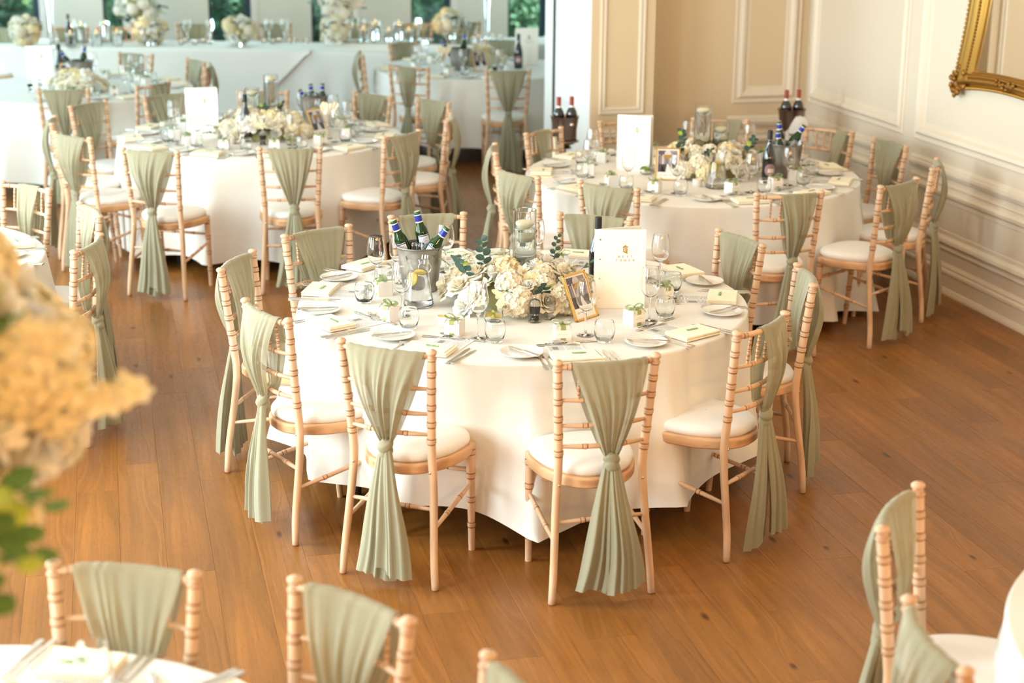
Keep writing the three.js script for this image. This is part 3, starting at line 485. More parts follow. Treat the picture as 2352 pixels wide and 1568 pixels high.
// tables: centre, radius, words
const T = {
  T1: { c: [0.046, -6.824], r: 0.962, w: 'the central table' }, T2: { c: [1.085, -9.86], r: 1.01, w: 'the mirror-wall table' }, T3: { c: [-1.735, -11.22], r: 0.965, w: 'the mid-left table' },
  T4: { c: [-3.62, -13.62], r: 0.95, w: 'the far-left round table' }, T7: { c: [-0.36, -15.20], r: 0.93, w: 'the far pillar table' },
  T5: { c: [-1.17, -2.60], r: 0.955, w: 'the nearest cropped table' }, T6: { c: [-3.17, -7.43], r: 0.96, w: 'the table behind blurred blooms' }, T8: { c: [2.16, -3.50], r: 0.955, w: 'the bottom corner table' },
};
// x, z, heading in degrees (0 looks away from the camera), sash
const CH = {
  T1: [[-0.449, -5.583, 22.7, 0], [0.331, -5.449, -16.2, 1], [0.938, -5.932, -52.3, 2], [1.231, -6.695, -90.8, 5], [1.052, -7.402, -116.2, 0], [-0.944, -6.068, 54.8, 5], [-1.190, -6.887, 102.8, 0], [-0.914, -7.489, 138.7, 5], [-0.417, -7.862, 164.8, 1], [0.401, -7.857, -159.4, 0]],
  T2: [[0.510, -8.659, 35.5, 0], [1.452, -8.491, -12.5, 2], [2.101, -8.814, -45.4, 0], [2.442, -9.404, -72.2, 2], [2.353, -10.175, -110.4, 0], [2.069, -10.694, -134.6, 3], [1.401, -11.083, -169.6, 3], [0.748, -10.985, 160.7, 3], [0.194, -10.540, 129.7, 4], [-0.110, -9.828, 88.8, 5], [0.025, -9.015, 52.2, 0]],
  T3: [[-2.162, -9.672, 16.8, 0], [-1.347, -9.797, -8.4, 1], [-0.710, -10.367, -56.5, 0], [-0.438, -11.083, -87.5, 5], [-0.581, -11.898, -131.0, 0], [-1.050, -12.207, -142, 1], [-1.883, -12.328, 171.0, 4], [-2.568, -12.114, 136.6, 0], [-3.02, -11.63, 118, 0], [-3.053, -10.836, 78, 5], [-2.764, -10.216, 40, 1]],
  T4: [[-3.394, -12.372, -7.9, 0], [-2.795, -12.743, -60, 2], [-3.385, -14.80, -154.6, 2], [-2.76, -14.32, -124, 5], [-2.59, -13.95, -95, 0]],
  T7: [[-0.051, -13.772, -6.9, 0], [-0.892, -13.976, 22.2, 4], [-1.386, -14.971, 80.4, 0], [-1.072, -15.916, 130.1, 5], [-0.103, -16.250, 190, 0]],
  T5: [[-0.937, -3.660, -170.9, 5], [-0.371, -3.496, -142.5, 1], [0.010, -3.05, -108, 0]],
  T6: [[-2.578, -8.549, -147.4, 4], [-1.912, -7.196, -85.9, 1], [-2.086, -7.936, -118.5, 0]],
  T8: [[1.045, -4.10, 117.8, 1], [0.952, -3.34, 84, 0]],
};
for (const k in CH) for (const [x, z, h, s] of CH[k]) copy(chairProto[s], 'spindle chair, ' + SASHWORDS[s] + ', ' + clockOf(x - T[k].c[0], z - T[k].c[1]) + ', ' + T[k].w, x, 0, z, -R(h), 'chairs round ' + T[k].w);
[[-5.27, -17.10, 'end'], [-4.60, -17.18, 'second'], [-4.15, -17.28, 'third'], [-3.409, -17.683, 'left of the blue window'], [-2.571, -17.747, 'between two posies'], [-1.683, -17.918, 'behind the cylinder candles'], [-1.071, -17.966, 'beside the lit window'], [-0.556, -18.109, 'behind the slim glass vase']].forEach(([x, z, w], i) =>
  copy(chairProto[[0, 1, 4, 0, 5, 1, 0, 0][i]], 'spindle chair behind the long top table, ' + (i < 3 ? w + ' from the far corner' : w), x, 0, z, -R(175.5), 'chairs behind the long top table'));

// ---------------------------------------------------------------- tables and cloths
const TY = 0.757;
function clothGeo(r, drop, sd, nfold) {
  seed = sd; const N = 190, ph = rr(0, 6), p2 = rr(0, 6), p3 = rr(0, 6), top = 5, rim = 5, side = 22, TT = top + rim + side;
  const pleat = (a) => { const q = Math.abs(sin((nfold * a + 0.9 * sin(2 * a + p2)) / 2 + ph)); return (1 - q ** 0.75 * 1.15) * (0.75 + 0.35 * sin(3 * a + p3)); };
  return grid(N, TT, (u, v) => {
    const i = Math.round(v * TT), a = -u * 2 * PI;
    if (i <= top) { const k = i / top * (r - 0.012); return [cos(a) * k, 0, sin(a) * k]; }
    if (i <= top + rim) { const e = (i - top) / rim * PI / 2; return [cos(a) * (r - 0.012 + 0.012 * sin(e)), -0.012 * (1 - cos(e)), sin(a) * (r - 0.012 + 0.012 * sin(e))]; }
    const t = (i - top - rim) / side, h = drop * (1 + 0.05 * sin(4 * a + p2) + 0.025 * sin(7 * a + p3)), k = r + 0.025 * t + pleat(a) * 0.155 * t ** 0.85 * (0.75 + 0.25 * t) + 0.012 * sin(11 * a + ph) * t;
    return [cos(a) * k, -0.012 - h * t, sin(a) * k];
  }, true);
}
function roundTable(id, cloth, sd, nfold, drop = 0.59) {
  const { c, r, w } = T[id], t = thing('banquet_table', 'round folding banquet table under the cloth of ' + w, 'table', c[0], 0, c[1], sd);
  mesh('tabletop', lathe([[0, TY - 0.03], [r - 0.02, TY - 0.03], [r - 0.012, TY - 0.026], [r - 0.012, TY - 0.006], [r - 0.02, TY - 0.003], [0, TY - 0.003]], 48), M.ply, t);
  for (let i = 0; i < 4; i++) { const a = i * PI / 2 + 0.5; mesh('leg', rod([[cos(a) * (r - 0.22), TY - 0.04, sin(a) * (r - 0.22)], [cos(a) * (r - 0.20), 0.4, sin(a) * (r - 0.20)], [cos(a) * (r - 0.17), 0.0, sin(a) * (r - 0.17)]], 0.019), M.steelBlack, t); }
  const k = mesh('tablecloth', clothGeo(r, drop, sd * 17 + 3, nfold), cloth); k.position.set(c[0], TY, c[1]); tag(k, 'white cloth hanging in folds over ' + w, 'tablecloth', 'white tablecloths');
}
roundTable('T1', M.cloth, 1, 11); roundTable('T2', M.cloth, 2, 14, 0.68); roundTable('T3', M.cloth, 3, 12, 0.66); roundTable('T4', M.clothFar, 4, 12); roundTable('T7', M.clothFar, 5, 11); roundTable('T5', M.cloth, 6, 11); roundTable('T6', M.cloth, 7, 12); roundTable('T8', M.cloth, 8, 12);
// long top table: three trestles end to end under one long cloth with a swagged overlay edge
{
  const LEN = 7.4, D = 0.78, o = ab(17.02, 0.55, 0), t = thing('top_table', 'long trestle top table under white cloths before the windows', 'table', o.x, 0, o.z, R(-4.2));
  // local x along the table, z towards the room
  mesh('tabletop', box(LEN - 0.06, 0.03, D - 0.04, 0, 0.735, -D / 2), M.ply, t);
  for (const x of [-3.3, -1.1, 1.1, 3.3]) for (const z of [-0.12, -0.66]) mesh('leg', rod([[x, 0.72, z], [x, 0.4, z], [x, 0, z]], 0.02), M.steelBlack, t);
  const g = grid(260, 26, (u, v) => { const i = v * 26, x = (u - 0.5) * LEN, f = 0.5 + 0.5 * sin(x * 19 + 2.2 * sin(x * 3.1)); if (i <= 6) return [x, 0, lerp(-D, 0, i / 6)]; const q = (i - 6) / 20; return [x, -0.66 * q, 0.01 + 0.012 * q + f * 0.045 * q * q]; });
  const k = mesh('tablecloth', merge([g, grid(4, 12, (u, v) => [LEN / 2 + 0.02 * v, -0.66 * v, -D + u * D]), grid(4, 12, (u, v) => [-LEN / 2 - 0.02 * v, -0.66 * v, -u * D])]), M.clothFar); k.position.set(o.x, TY, o.z); k.rotation.y = R(-4.2); tag(k, 'long white cloth to the floor over the top table', 'tablecloth', 'white tablecloths');
  const ov = mesh('cloth_overlay', grid(120, 24, (u, v) => { const x = -3.6 + u * 5.08, d = Math.max(0.02, Math.min(0.64, 1.48 - x)); return v < 0.25 ? [x, 0.005, lerp(-0.1, 0.012, v / 0.25)] : [x, -d * (v - 0.25) / 0.75, 0.028 + 0.014 * (v - 0.25) + 0.012 * (v - 0.25) + 0.045 * ((v - 0.25) / 0.75 * d / 0.66) ** 2]; }), M.cloth);
  ov.position.set(o.x, TY, o.z); ov.rotation.y = R(-4.2); tag(ov, 'cream overlay cloth with a slanting hem across the front of the top table', 'tablecloth');
  const top2 = thing('side_table', 'white clothed end table beyond the slim glass vase', 'table', ab(17.25, 4.45).x, 0, ab(17.25, 4.45).z, TURN);
  mesh('tabletop', box(1.0, 0.03, 0.7, 0, 0.72, 0), M.ply, top2); for (const x of [-0.42, 0.42]) for (const z of [-0.27, 0.27]) mesh('leg', rod([[x, 0.71, z], [x, 0.4, z], [x, 0, z]], 0.018), M.steelBlack, top2);
  const c2 = mesh('tablecloth', merge([box(1.04, 0.006, 0.74, 0, 0.741, 0), box(1.04, 0.7, 0.006, 0, 0.39, 0.37), box(1.04, 0.7, 0.006, 0, 0.39, -0.37), box(0.006, 0.7, 0.74, 0.52, 0.39, 0), box(0.006, 0.7, 0.74, -0.52, 0.39, 0)]), M.clothFar); c2.position.copy(top2.position); c2.rotation.y = TURN; tag(c2, 'white cloth over the end table by the last window', 'tablecloth', 'white tablecloths');
}

// ---------------------------------------------------------------- tableware patterns
const P = {};
{
  const part = (c, n, g, m, q) => { const o = new THREE.Mesh(g, m); o.name = n; o.castShadow = o.receiveShadow = true; (q ?? c).add(o); return o; };
  const flat = (pts, d, bev = 0.0006) => { const s = new THREE.Shape(pts.map((p) => new THREE.Vector2(p[0], p[1]))); return new THREE.ExtrudeGeometry(s, { depth: d, bevelEnabled: true, bevelThickness: bev, bevelSize: bev, bevelSegments: 1 }).rotateX(-PI / 2); };   // outline (x, -z)
  let c = P.plate = proto('side_plate', 'plate'); part(c, 'plate', lathe([[0, 0.004], [0.045, 0.004], [0.048, 0.0], [0.052, 0.0], [0.056, 0.005], [0.080, 0.013], [0.0845, 0.0155], [0.0855, 0.0175], [0.084, 0.0185], [0.079, 0.0165], [0.055, 0.0085], [0.050, 0.0075], [0, 0.0075]], 56), M.china);
  // cutlery lies along z, handle towards +z
  const handle = (L) => [[-0.0035, 0], [-0.006, -L * 0.5], [-0.0085, -L * 0.85], [-0.0065, -L], [0.0065, -L], [0.0085, -L * 0.85], [0.006, -L * 0.5], [0.0035, 0]];
  const bend = (g, f) => { const p = g.attributes.position; for (let i = 0; i < p.count; i++) p.setY(i, p.getY(i) + f(p.getZ(i), p.getX(i))); g.computeVertexNormals(); return g; };
  const knife = (L, wd) => { const b = L * 0.52; return [flat([[-0.004, 0], [-0.006, 0.004], [-wd * 0.45, 0.02], [-wd * 0.5, b * 0.7], [-wd * 0.1, b], [wd * 0.35, b * 0.92], [wd * 0.5, b * 0.6], [wd * 0.42, 0.02], [0.006, 0.003], [0.004, 0]], 0.0016), flat(handle(L * 0.48), 0.004, 0.0014)]; };
  const kn = (n, L, w) => { const k = proto(n, 'knife'), [b, h] = knife(L, w); part(k, 'blade', b, M.silver); part(k, 'handle', h, M.silver); return k; };
  P.knife = kn('table_knife', 0.225, 0.017); P.starter = kn('starter_knife', 0.205, 0.016); P.butter = kn('butter_knife', 0.17, 0.019);
  const fork = (L) => { const h = L * 0.55, y = L * 0.45, o = flat([...handle(h).slice(0, 4).map((p) => p), ...handle(h).slice(4), [0.0035, 0.0], [0.003, y * 0.3], [0.010, y * 0.5], [0.0112, y * 0.62], [-0.0112, y * 0.62], [-0.010, y * 0.5], [-0.003, y * 0.3]], 0.0018); const tn = []; for (let i = 0; i < 4; i++) { const x = -0.0097 + i * 0.00647; tn.push(flat([[x - 0.0014, y * 0.60], [x - 0.0008, y], [x + 0.0008, y], [x + 0.0014, y * 0.60]], 0.0018)); } const f = (z) => -z > y * 0.2 ? 0.010 * sin(PI * sm(y * 0.2, y * 1.15, -z)) : 0; return [bend(o, f), bend(merge(tn), f)]; };
  const fk = (n, L) => { const k = proto(n, 'fork'), [b, t] = fork(L); part(k, 'handle', b, M.silver); part(k, 'tines', t, M.silver); return k; };
  P.fork = fk('table_fork', 0.20); P.starterFork = fk('starter_fork', 0.18); P.dessertFork = fk('dessert_fork', 0.17);
  c = P.spoon = proto('dessert_spoon', 'spoon'); part(c, 'handle', bend(flat([...handle(0.115), [0.003, 0.03], [-0.003, 0.03]], 0.0018), (z) => 0.006 * sm(0.0, -0.03, z)), M.silver);
  part(c, 'bowl', grid(20, 8, (u, v) => { const a = u * 2 * PI, k = v; return [0.0185 * k * cos(a), 0.010 - 0.008 * (1 - k * k), -0.055 - 0.028 * k * sin(a)]; }, true), std({ color: lin(0.7, 0.66, 0.62), metalness: 1, roughness: 0.2, side: THREE.DoubleSide }));
  // folded napkin: a Z-folded strip seen from its open end, lying along x
  c = P.napkin = proto('napkin', 'napkin');
  { const th = 0.0042, layers = 4, wz = 0.125, out = []; for (let i = 0; i < layers; i++) { const y = i * th * 1.08, z0 = -wz / 2 + (i % 2) * 0.003, z1 = wz / 2 - (i % 3) * 0.003; out.push(rbox(0.19 - i * 0.004, th, z1 - z0, 0.0019, -0.002 * i, y + th / 2, (z0 + z1) / 2)); }
    const fold = (y) => new THREE.CylinderGeometry(th * 1.02, th * 1.02, 0.188, 10, 1, false).rotateZ(PI / 2).translate(0, y, wz / 2 - 0.0035); out.push(fold(th * 1.05), fold(th * 3.2)); const end = (y) => new THREE.CylinderGeometry(th * 0.98, th * 0.98, wz - 0.006, 10).rotateX(PI / 2).translate(0.093, y, 0); out.push(end(th * 1.05), end(th * 3.2)); part(c, 'napkin', merge(out), M.napkin); }
  // place name: a run of small beaded loops, cut out of green board
  c = P.name = proto('place_name', 'name tag'); { const G = []; seed = 9; const pts = []; for (let i = 0; i <= 60; i++) { const q = i / 60; pts.push([(q - 0.5) * 0.056 + 0.004 * sin(q * 44), 0.002, 0.006 * cos(q * 44) * (0.7 + 0.3 * sin(q * 13))]); } G.push(rod(pts, 0.0016, 5, 120)); part(c, 'lettering', merge(G), M.name); }
  c = P.card = proto('menu_card', 'card'); part(c, 'card', merge([new THREE.PlaneGeometry(0.145, 0.205).rotateX(-PI / 2).translate(0, 0.0022, 0)]), M.card); part(c, 'backing', box(0.145, 0.0018, 0.205, 0, 0.001, 0), M.paper);
  c = P.box = proto('favour_box', 'box'); { const s = 0.064; part(c, 'carton', rbox(s, s, s, 0.001, 0, s / 2, 0), M.favour);
    for (const z of [1, -1]) { const l = part(c, 'ribbon_band', box(0.020, s + 0.001, 0.0006, 0, s / 2, z * (s / 2 + 0.0004)), M.ribbon); part(c, 'sleeve', new THREE.PlaneGeometry(s * 0.99, s * 0.5).rotateY(z > 0 ? 0 : PI).translate(0, s / 2, z * (s / 2 + 0.0011)), M.favourPrint, l); }
    part(c, 'ribbon_band', box(0.020, 0.0008, s, 0, s + 0.0006, 0), M.ribbon);
    const loop = (sg) => grid(18, 4, (u, v) => { const a = u * 2 * PI, x = sg * (0.021 - 0.021 * cos(a)), y = 0.007 + 0.010 * sin(a) + 0.006 * sin(PI * u); return [x, s + y, (v - 0.5) * 0.017 * (0.35 + 0.65 * sin(PI * u)) + sg * 0.004 * u]; });
    const tl = (sg) => grid(10, 3, (u, v) => [sg * (0.004 + 0.026 * u), s + 0.006 + 0.010 * sin(PI * u * 0.9) - 0.018 * u * u, 0.008 + (v - 0.5) * 0.013 + 0.026 * u]);
    const b = part(c, 'bow', merge([loop(1), loop(-1)]), M.bow); part(c, 'ribbon_tail', tl(1), M.bow, b); part(c, 'ribbon_tail', tl(-1), M.bow, b); part(c, 'bow_knot', new THREE.SphereGeometry(0.0055, 8, 6).translate(0, s + 0.007, 0), M.bow, b); }
  const wineProf = [[0.0005, 0.006], [0.012, 0.0045], [0.034, 0.001], [0.0355, 0.0018], [0.034, 0.003], [0.012, 0.0065], [0.0055, 0.012], [0.0042, 0.03], [0.0038, 0.07], [0.0045, 0.093], [0.010, 0.101], [0.026, 0.113], [0.037, 0.132], [0.0412, 0.152], [0.0405, 0.175], [0.0365, 0.203], [0.0325, 0.226], [0.0318, 0.2265], [0.0358, 0.203], [0.0396, 0.175], [0.0402, 0.152], [0.0362, 0.133], [0.0255, 0.1145], [0.010, 0.1035], [0.0005, 0.102]];
  c = P.wine = proto('wine_glass', 'glass'); part(c, 'wine_glass', lathe(wineProf, 36), M.glass);
  c = P.tumbler = proto('tumbler', 'glass'); part(c, 'tumbler', lathe([[0.0005, 0.0], [0.024, 0.0], [0.0275, 0.003], [0.036, 0.02], [0.0415, 0.042], [0.0415, 0.058], [0.038, 0.078], [0.0355, 0.086], [0.0345, 0.0862], [0.037, 0.078], [0.0403, 0.058], [0.0403, 0.043], [0.0345, 0.023], [0.026, 0.012], [0.0005, 0.010]], 36), M.glassTint);
  // beer bottle, 0.23 tall
  c = P.beer = proto('beer_bottle', 'bottle'); { const pr = [[0.0005, 0], [0.026, 0], [0.0295, 0.004], [0.0295, 0.128], [0.027, 0.143], [0.019, 0.163], [0.0150, 0.182], [0.0137, 0.214], [0.0137, 0.222], [0.0005, 0.222]]; part(c, 'bottle_glass', lathe(pr, 28), M.beer); part(c, 'beer', lathe(pr.slice(0, 6).map(([r, y]) => [Math.max(0.0005, r * 0.93), y + 0.002]).concat([[0.0005, 0.162]]), 20), M.liquid);
    part(c, 'neck_label', lathe([[0.0158, 0.180], [0.0148, 0.210]], 24), M.blue); part(c, 'label_edge', merge([lathe([[0.0166, 0.1765], [0.0160, 0.1815]], 24), lathe([[0.0150, 0.208], [0.0147, 0.212]], 24)]), M.white);
    part(c, 'body_label', grid(12, 1, (u, v) => { const a = (u - 0.5) * 1.7; return [0.0299 * sin(a), 0.036 + 0.086 * v, 0.0299 * cos(a)]; }), M.beerLabel); const cp = part(c, 'cap', lathe([[0.0146, 0.2135], [0.0152, 0.2145], [0.0148, 0.222], [0.0128, 0.2258], [0.0005, 0.2262]], 21), M.capGreen); part(c, 'cap_top', lathe([[0.0130, 0.2256], [0.0120, 0.2266], [0.0005, 0.2268]], 21), M.capTop, cp); }
  c = P.small = proto('mixer_bottle', 'bottle'); { const pr = [[0.0005, 0], [0.021, 0], [0.0235, 0.004], [0.0235, 0.085], [0.019, 0.105], [0.0125, 0.125], [0.0115, 0.150], [0.0135, 0.152], [0.0135, 0.163], [0.0110, 0.165], [0.0095, 0.165], [0.0095, 0.128], [0.0165, 0.104], [0.0215, 0.084], [0.0215, 0.006], [0.0005, 0.004]]; part(c, 'bottle_glass', lathe(pr, 24), M.glassTint); part(c, 'drink', lathe([[0.0005, 0.006], [0.0205, 0.007], [0.0205, 0.083], [0.018, 0.095], [0.0005, 0.096]], 20), M.cola); }
  // dark wine bottle, 0.315 tall
  c = P.bottle = proto('wine_bottle', 'bottle'); { part(c, 'bottle_glass', lathe([[0.0005, 0.006], [0.033, 0], [0.0395, 0.005], [0.0398, 0.14], [0.037, 0.166], [0.027, 0.202], [0.0185, 0.228], [0.0150, 0.25], [0.0145, 0.308], [0.0005, 0.308]], 32), M.wine); part(c, 'foil', lathe([[0.0162, 0.258], [0.0156, 0.262], [0.0154, 0.310], [0.0145, 0.3145], [0.0005, 0.315]], 24), M.foilBlack); part(c, 'foil_ring', lathe([[0.0164, 0.2565], [0.0167, 0.258], [0.0164, 0.2595]], 24), M.silver);
    part(c, 'label', grid(16, 12, (u, v) => { const a = u * 2 * PI, q = v * 0.037, th = q * cos(a) / 0.0402; return [0.0402 * sin(th), 0.085 + q * sin(a), 0.0402 * cos(th)]; }), M.wineLabel); { const g = P.bottle.children.at(-1).geometry, u = g.attributes.uv, p = g.attributes.position; for (let i = 0; i < u.count; i++) u.setXY(i, 0.5 + Math.asin(Math.max(-1, Math.min(1, p.getX(i) / 0.0402))) * 0.0402 / 0.077, 0.5 + (p.getY(i) - 0.085) / 0.077); } }
  c = P.red = proto('wine_bottle', 'bottle'); { part(c, 'bottle_glass', lathe([[0.0005, 0.006], [0.033, 0], [0.038, 0.005], [0.038, 0.19], [0.032, 0.215], [0.018, 0.238], [0.0145, 0.25], [0.014, 0.305], [0.0005, 0.305]], 28), M.wine); part(c, 'foil', lathe([[0.0160, 0.252], [0.0152, 0.256], [0.0150, 0.306], [0.014, 0.309], [0.0005, 0.31]], 24), M.foilRed); part(c, 'neck_label', lathe([[0.0182, 0.238], [0.0156, 0.250]], 24), M.white); part(c, 'body_label', grid(12, 1, (u, v) => { const a = (u - 0.5) * 2; return [0.0384 * sin(a), 0.05 + 0.1 * v, 0.0384 * cos(a)]; }), M.creamLabel); }
  // galvanised bucket with ring handles
  c = P.bucket = proto('ice_bucket', 'bucket'); { part(c, 'body', lathe([[0.0005, 0.003], [0.070, 0.003], [0.073, 0], [0.076, 0.004], [0.088, 0.10], [0.099, 0.188], [0.104, 0.196], [0.107, 0.199], [0.106, 0.203], [0.101, 0.202], [0.096, 0.188], [0.085, 0.10], [0.072, 0.008], [0.0005, 0.008]], 48), M.galv);
    for (const s of [1, -1]) { const k = part(c, 'handle_mount', merge([new THREE.SphereGeometry(0.014, 14, 10).scale(1, 1.05, 1).translate(0, 0.148, s * 0.104), new THREE.CylinderGeometry(0.02, 0.022, 0.008, 16).rotateX(PI / 2).translate(0, 0.148, s * 0.093)]), M.galv); part(c, 'ring_handle', new THREE.TorusGeometry(0.028, 0.0028, 8, 28).rotateX(s * 0.12).translate(0, 0.122, s * 0.107), M.silver, k); } }
  // water jug
  c = P.jug = proto('water_jug', 'jug'); { part(c, 'glass', lathe([[0.0005, 0.002], [0.056, 0.0], [0.063, 0.004], [0.064, 0.012], [0.055, 0.07], [0.048, 0.12], [0.044, 0.15], [0.042, 0.170], [0.048, 0.195], [0.052, 0.212], [0.0505, 0.2125], [0.0465, 0.195], [0.0402, 0.170], [0.042, 0.15], [0.046, 0.12], [0.053, 0.07], [0.0615, 0.013], [0.056, 0.007], [0.0005, 0.008]], 40), M.glass); part(c, 'water', lathe([[0.0005, 0.009], [0.056, 0.0085], [0.0605, 0.014], [0.052, 0.07], [0.045, 0.12], [0.0415, 0.148], [0.0005, 0.148]], 32), M.water); part(c, 'lemon_slice', merge([new THREE.CylinderGeometry(0.026, 0.026, 0.004, 20).rotateX(0.25).translate(0.006, 0.145, 0.006), new THREE.CylinderGeometry(0.026, 0.026, 0.004, 20).rotateZ(1.2).rotateX(0.3).translate(-0.02, 0.115, 0)]), M.lemon); }
  // candle cylinder (height h, water level w) and floating candle
  P.cyl = (h, w, r = 0.05) => { const k = proto('candle_cylinder', 'vase'); part(k, 'glass', lathe([[0.0005, 0], [r - 0.004, 0], [r, 0.004], [r, h - 0.002], [r - 0.001, h], [r - 0.003, h - 0.002], [r - 0.003, 0.012], [0.0005, 0.012]], 40), M.glassTint); if (w) part(k, 'water', lathe([[0.0005, 0.0125], [r - 0.0035, 0.0125], [r - 0.0035, w], [0.0005, w]], 32), M.water); return k; };
  const floatPr = [[0.0005, -0.022], [0.020, -0.020], [0.036, -0.006], [0.0395, 0.004], [0.0385, 0.008], [0.030, 0.0135], [0.012, 0.0165], [0.0005, 0.017]];
  c = P.float = proto('floating_candle', 'candle'); part(c, 'wax', lathe(floatPr, 32), M.wax); part(c, 'wick', rod([[0, 0.016, 0], [0.001, 0.024, 0], [0.003, 0.030, 0]], 0.0012, 5, 6), M.wick);
  c = P.lit = proto('floating_candle', 'candle'); part(c, 'wax', lathe(floatPr, 24), M.wax); part(c, 'wick', rod([[0, 0.016, 0], [0.001, 0.022, 0], [0.001, 0.026, 0]], 0.0012, 5, 6), M.wick); part(c, 'flame', lathe([[0.0005, 0.022], [0.005, 0.027], [0.0055, 0.033], [0.003, 0.043], [0.0005, 0.050]], 12), M.flame);
  c = P.tea = proto('tealight', 'candle'); part(c, 'glass', lathe([[0.0005, 0], [0.021, 0], [0.025, 0.004], [0.027, 0.045], [0.0255, 0.046], [0.0235, 0.008], [0.0005, 0.006]], 20), M.glass); part(c, 'wax', lathe([[0.0005, 0.007], [0.0225, 0.007], [0.0235, 0.024], [0.0005, 0.024]], 16), M.wax); part(c, 'flame', lathe([[0.0005, 0.026], [0.0045, 0.030], [0.005, 0.035], [0.0005, 0.046]], 10), M.flame);
  c = P.tub = proto('tub_candle', 'candle'); part(c, 'cup', lathe([[0.0005, 0], [0.028, 0], [0.0285, 0.045], [0.027, 0.045], [0.0265, 0.04], [0.0005, 0.04]], 28), M.paper); part(c, 'wax', lathe([[0.0265, 0.0405], [0.0005, 0.041]], 24), M.lemon);
  // salt and pepper mills
  P.mill = (name, fill) => { const k = proto(name, 'mill'); part(k, 'case', lathe([[0.0005, 0.001], [0.0255, 0], [0.026, 0.006], [0.018, 0.014], [0.0165, 0.022], [0.0155, 0.034], [0.0215, 0.038], [0.0225, 0.055], [0.0235, 0.072], [0.0235, 0.080], [0.019, 0.092], [0.008, 0.096], [0.0005, 0.096]], 28), M.glassTint); part(k, 'filling', merge([lathe([[0.0005, 0.008], [0.014, 0.008], [0.014, 0.026], [0.0005, 0.027]], 16), lathe([[0.0005, 0.036], [0.0125, 0.037], [0.0175, 0.064], [0.0005, 0.065]], 16)]), fill); part(k, 'knob', merge([new THREE.SphereGeometry(0.0055, 12, 8).translate(0, 0.102, 0), new THREE.CylinderGeometry(0.002, 0.002, 0.094, 8).translate(0, 0.052, 0)]), M.silver); return k; };
  P.pepper = P.mill('pepper_mill', M.pepper); P.salt = P.mill('salt_mill', M.saltMat);
  // small glass with citrus
  P.citrus = (m) => { const k = proto('citrus_glass', 'glass'); part(k, 'glass', lathe([[0.0005, 0], [0.022, 0], [0.034, 0.012], [0.041, 0.035], [0.039, 0.058], [0.0375, 0.058], [0.0393, 0.035], [0.0325, 0.014], [0.021, 0.006], [0.0005, 0.005]], 32), M.glassTint); seed = 4; for (let i = 0; i < 4; i++) part(k, 'slice', grid(14, 6, (u, v) => { const a = u * PI, q = v * 0.024; return [q * cos(a), q * sin(a) * 0.9, 0.006 * sin(PI * v)]; }).rotateY(i * 1.6).rotateX(0.4 * (i % 2)).translate(0.012 * cos(i * 1.7), 0.020 + 0.004 * i, 0.012 * sin(i * 1.7)), i % 2 ? M.limeFruit : m); return k; };
  P.lemonGlass = P.citrus(M.lemon); P.limeGlass = P.citrus(M.limeFruit);
  P.lemonGlass.children.forEach((o) => o.name === 'slice' && (o.material = o.material.clone(), o.material.side = THREE.DoubleSide)); P.limeGlass.children.forEach((o) => o.name === 'slice' && (o.material = o.material.clone(), o.material.side = THREE.DoubleSide));
  // gold photo frame, 0.145 x 0.20, foot at z = 0, leaning back
  c = P.frame = proto('photo_frame', 'picture frame'); { const w = 0.147, h = 0.20, lean = -0.42, tilt = (g) => g.rotateX(lean);
    part(c, 'moulding', tilt(merge([rbox(0.009, h, 0.012, 0.002, -w / 2 + 0.0045, h / 2, 0), rbox(0.009, h, 0.012, 0.002, w / 2 - 0.0045, h / 2, 0), rbox(w, 0.009, 0.012, 0.002, 0, 0.0045, 0), rbox(w, 0.009, 0.012, 0.002, 0, h - 0.0045, 0)])), M.gold); part(c, 'photograph', tilt(new THREE.PlaneGeometry(w - 0.014, h - 0.014).translate(0, h / 2, 0.001)), M.photo); part(c, 'backing', tilt(box(w - 0.012, h - 0.012, 0.003, 0, h / 2, -0.002)), M.gold); part(c, 'easel', merge([box(0.05, 0.15, 0.003, 0, 0.075, 0).rotateX(0.25).translate(0, 0.0, -0.088)]), M.gold); }
  // standing menu folder: front cover spans x 0..w facing +z, hinged at x = 0
  c = P.menu = proto('menu_folder', 'menu'); { const w = 0.214, h = 0.34; const f = part(c, 'front_cover', rbox(w, h, 0.004, 0.0012, w / 2, h / 2, -0.002), M.coverPlain); part(c, 'cover_print', new THREE.PlaneGeometry(w - 0.002, h - 0.002).translate(w / 2, h / 2, 0.0006), M.cover, f); for (const y of [0.045, 0.13, 0.213, 0.297]) part(c, 'rivet', new THREE.CylinderGeometry(0.0035, 0.0038, 0.003, 12).rotateX(PI / 2).translate(0.021, y, 0.001), M.silver, f);
    part(c, 'back_cover', rbox(w, h, 0.004, 0.0012, w / 2, h / 2, 0).rotateY(0.36).translate(0, 0, -0.005), M.coverPlain); part(c, 'spine', rbox(0.004, h, 0.012, 0.001, 0, h / 2, -0.006), M.coverPlain); part(c, 'pages', box(w - 0.012, h - 0.012, 0.003, w / 2, h / 2, 0).rotateY(0.18).translate(0, 0, -0.004), M.paper); }
}

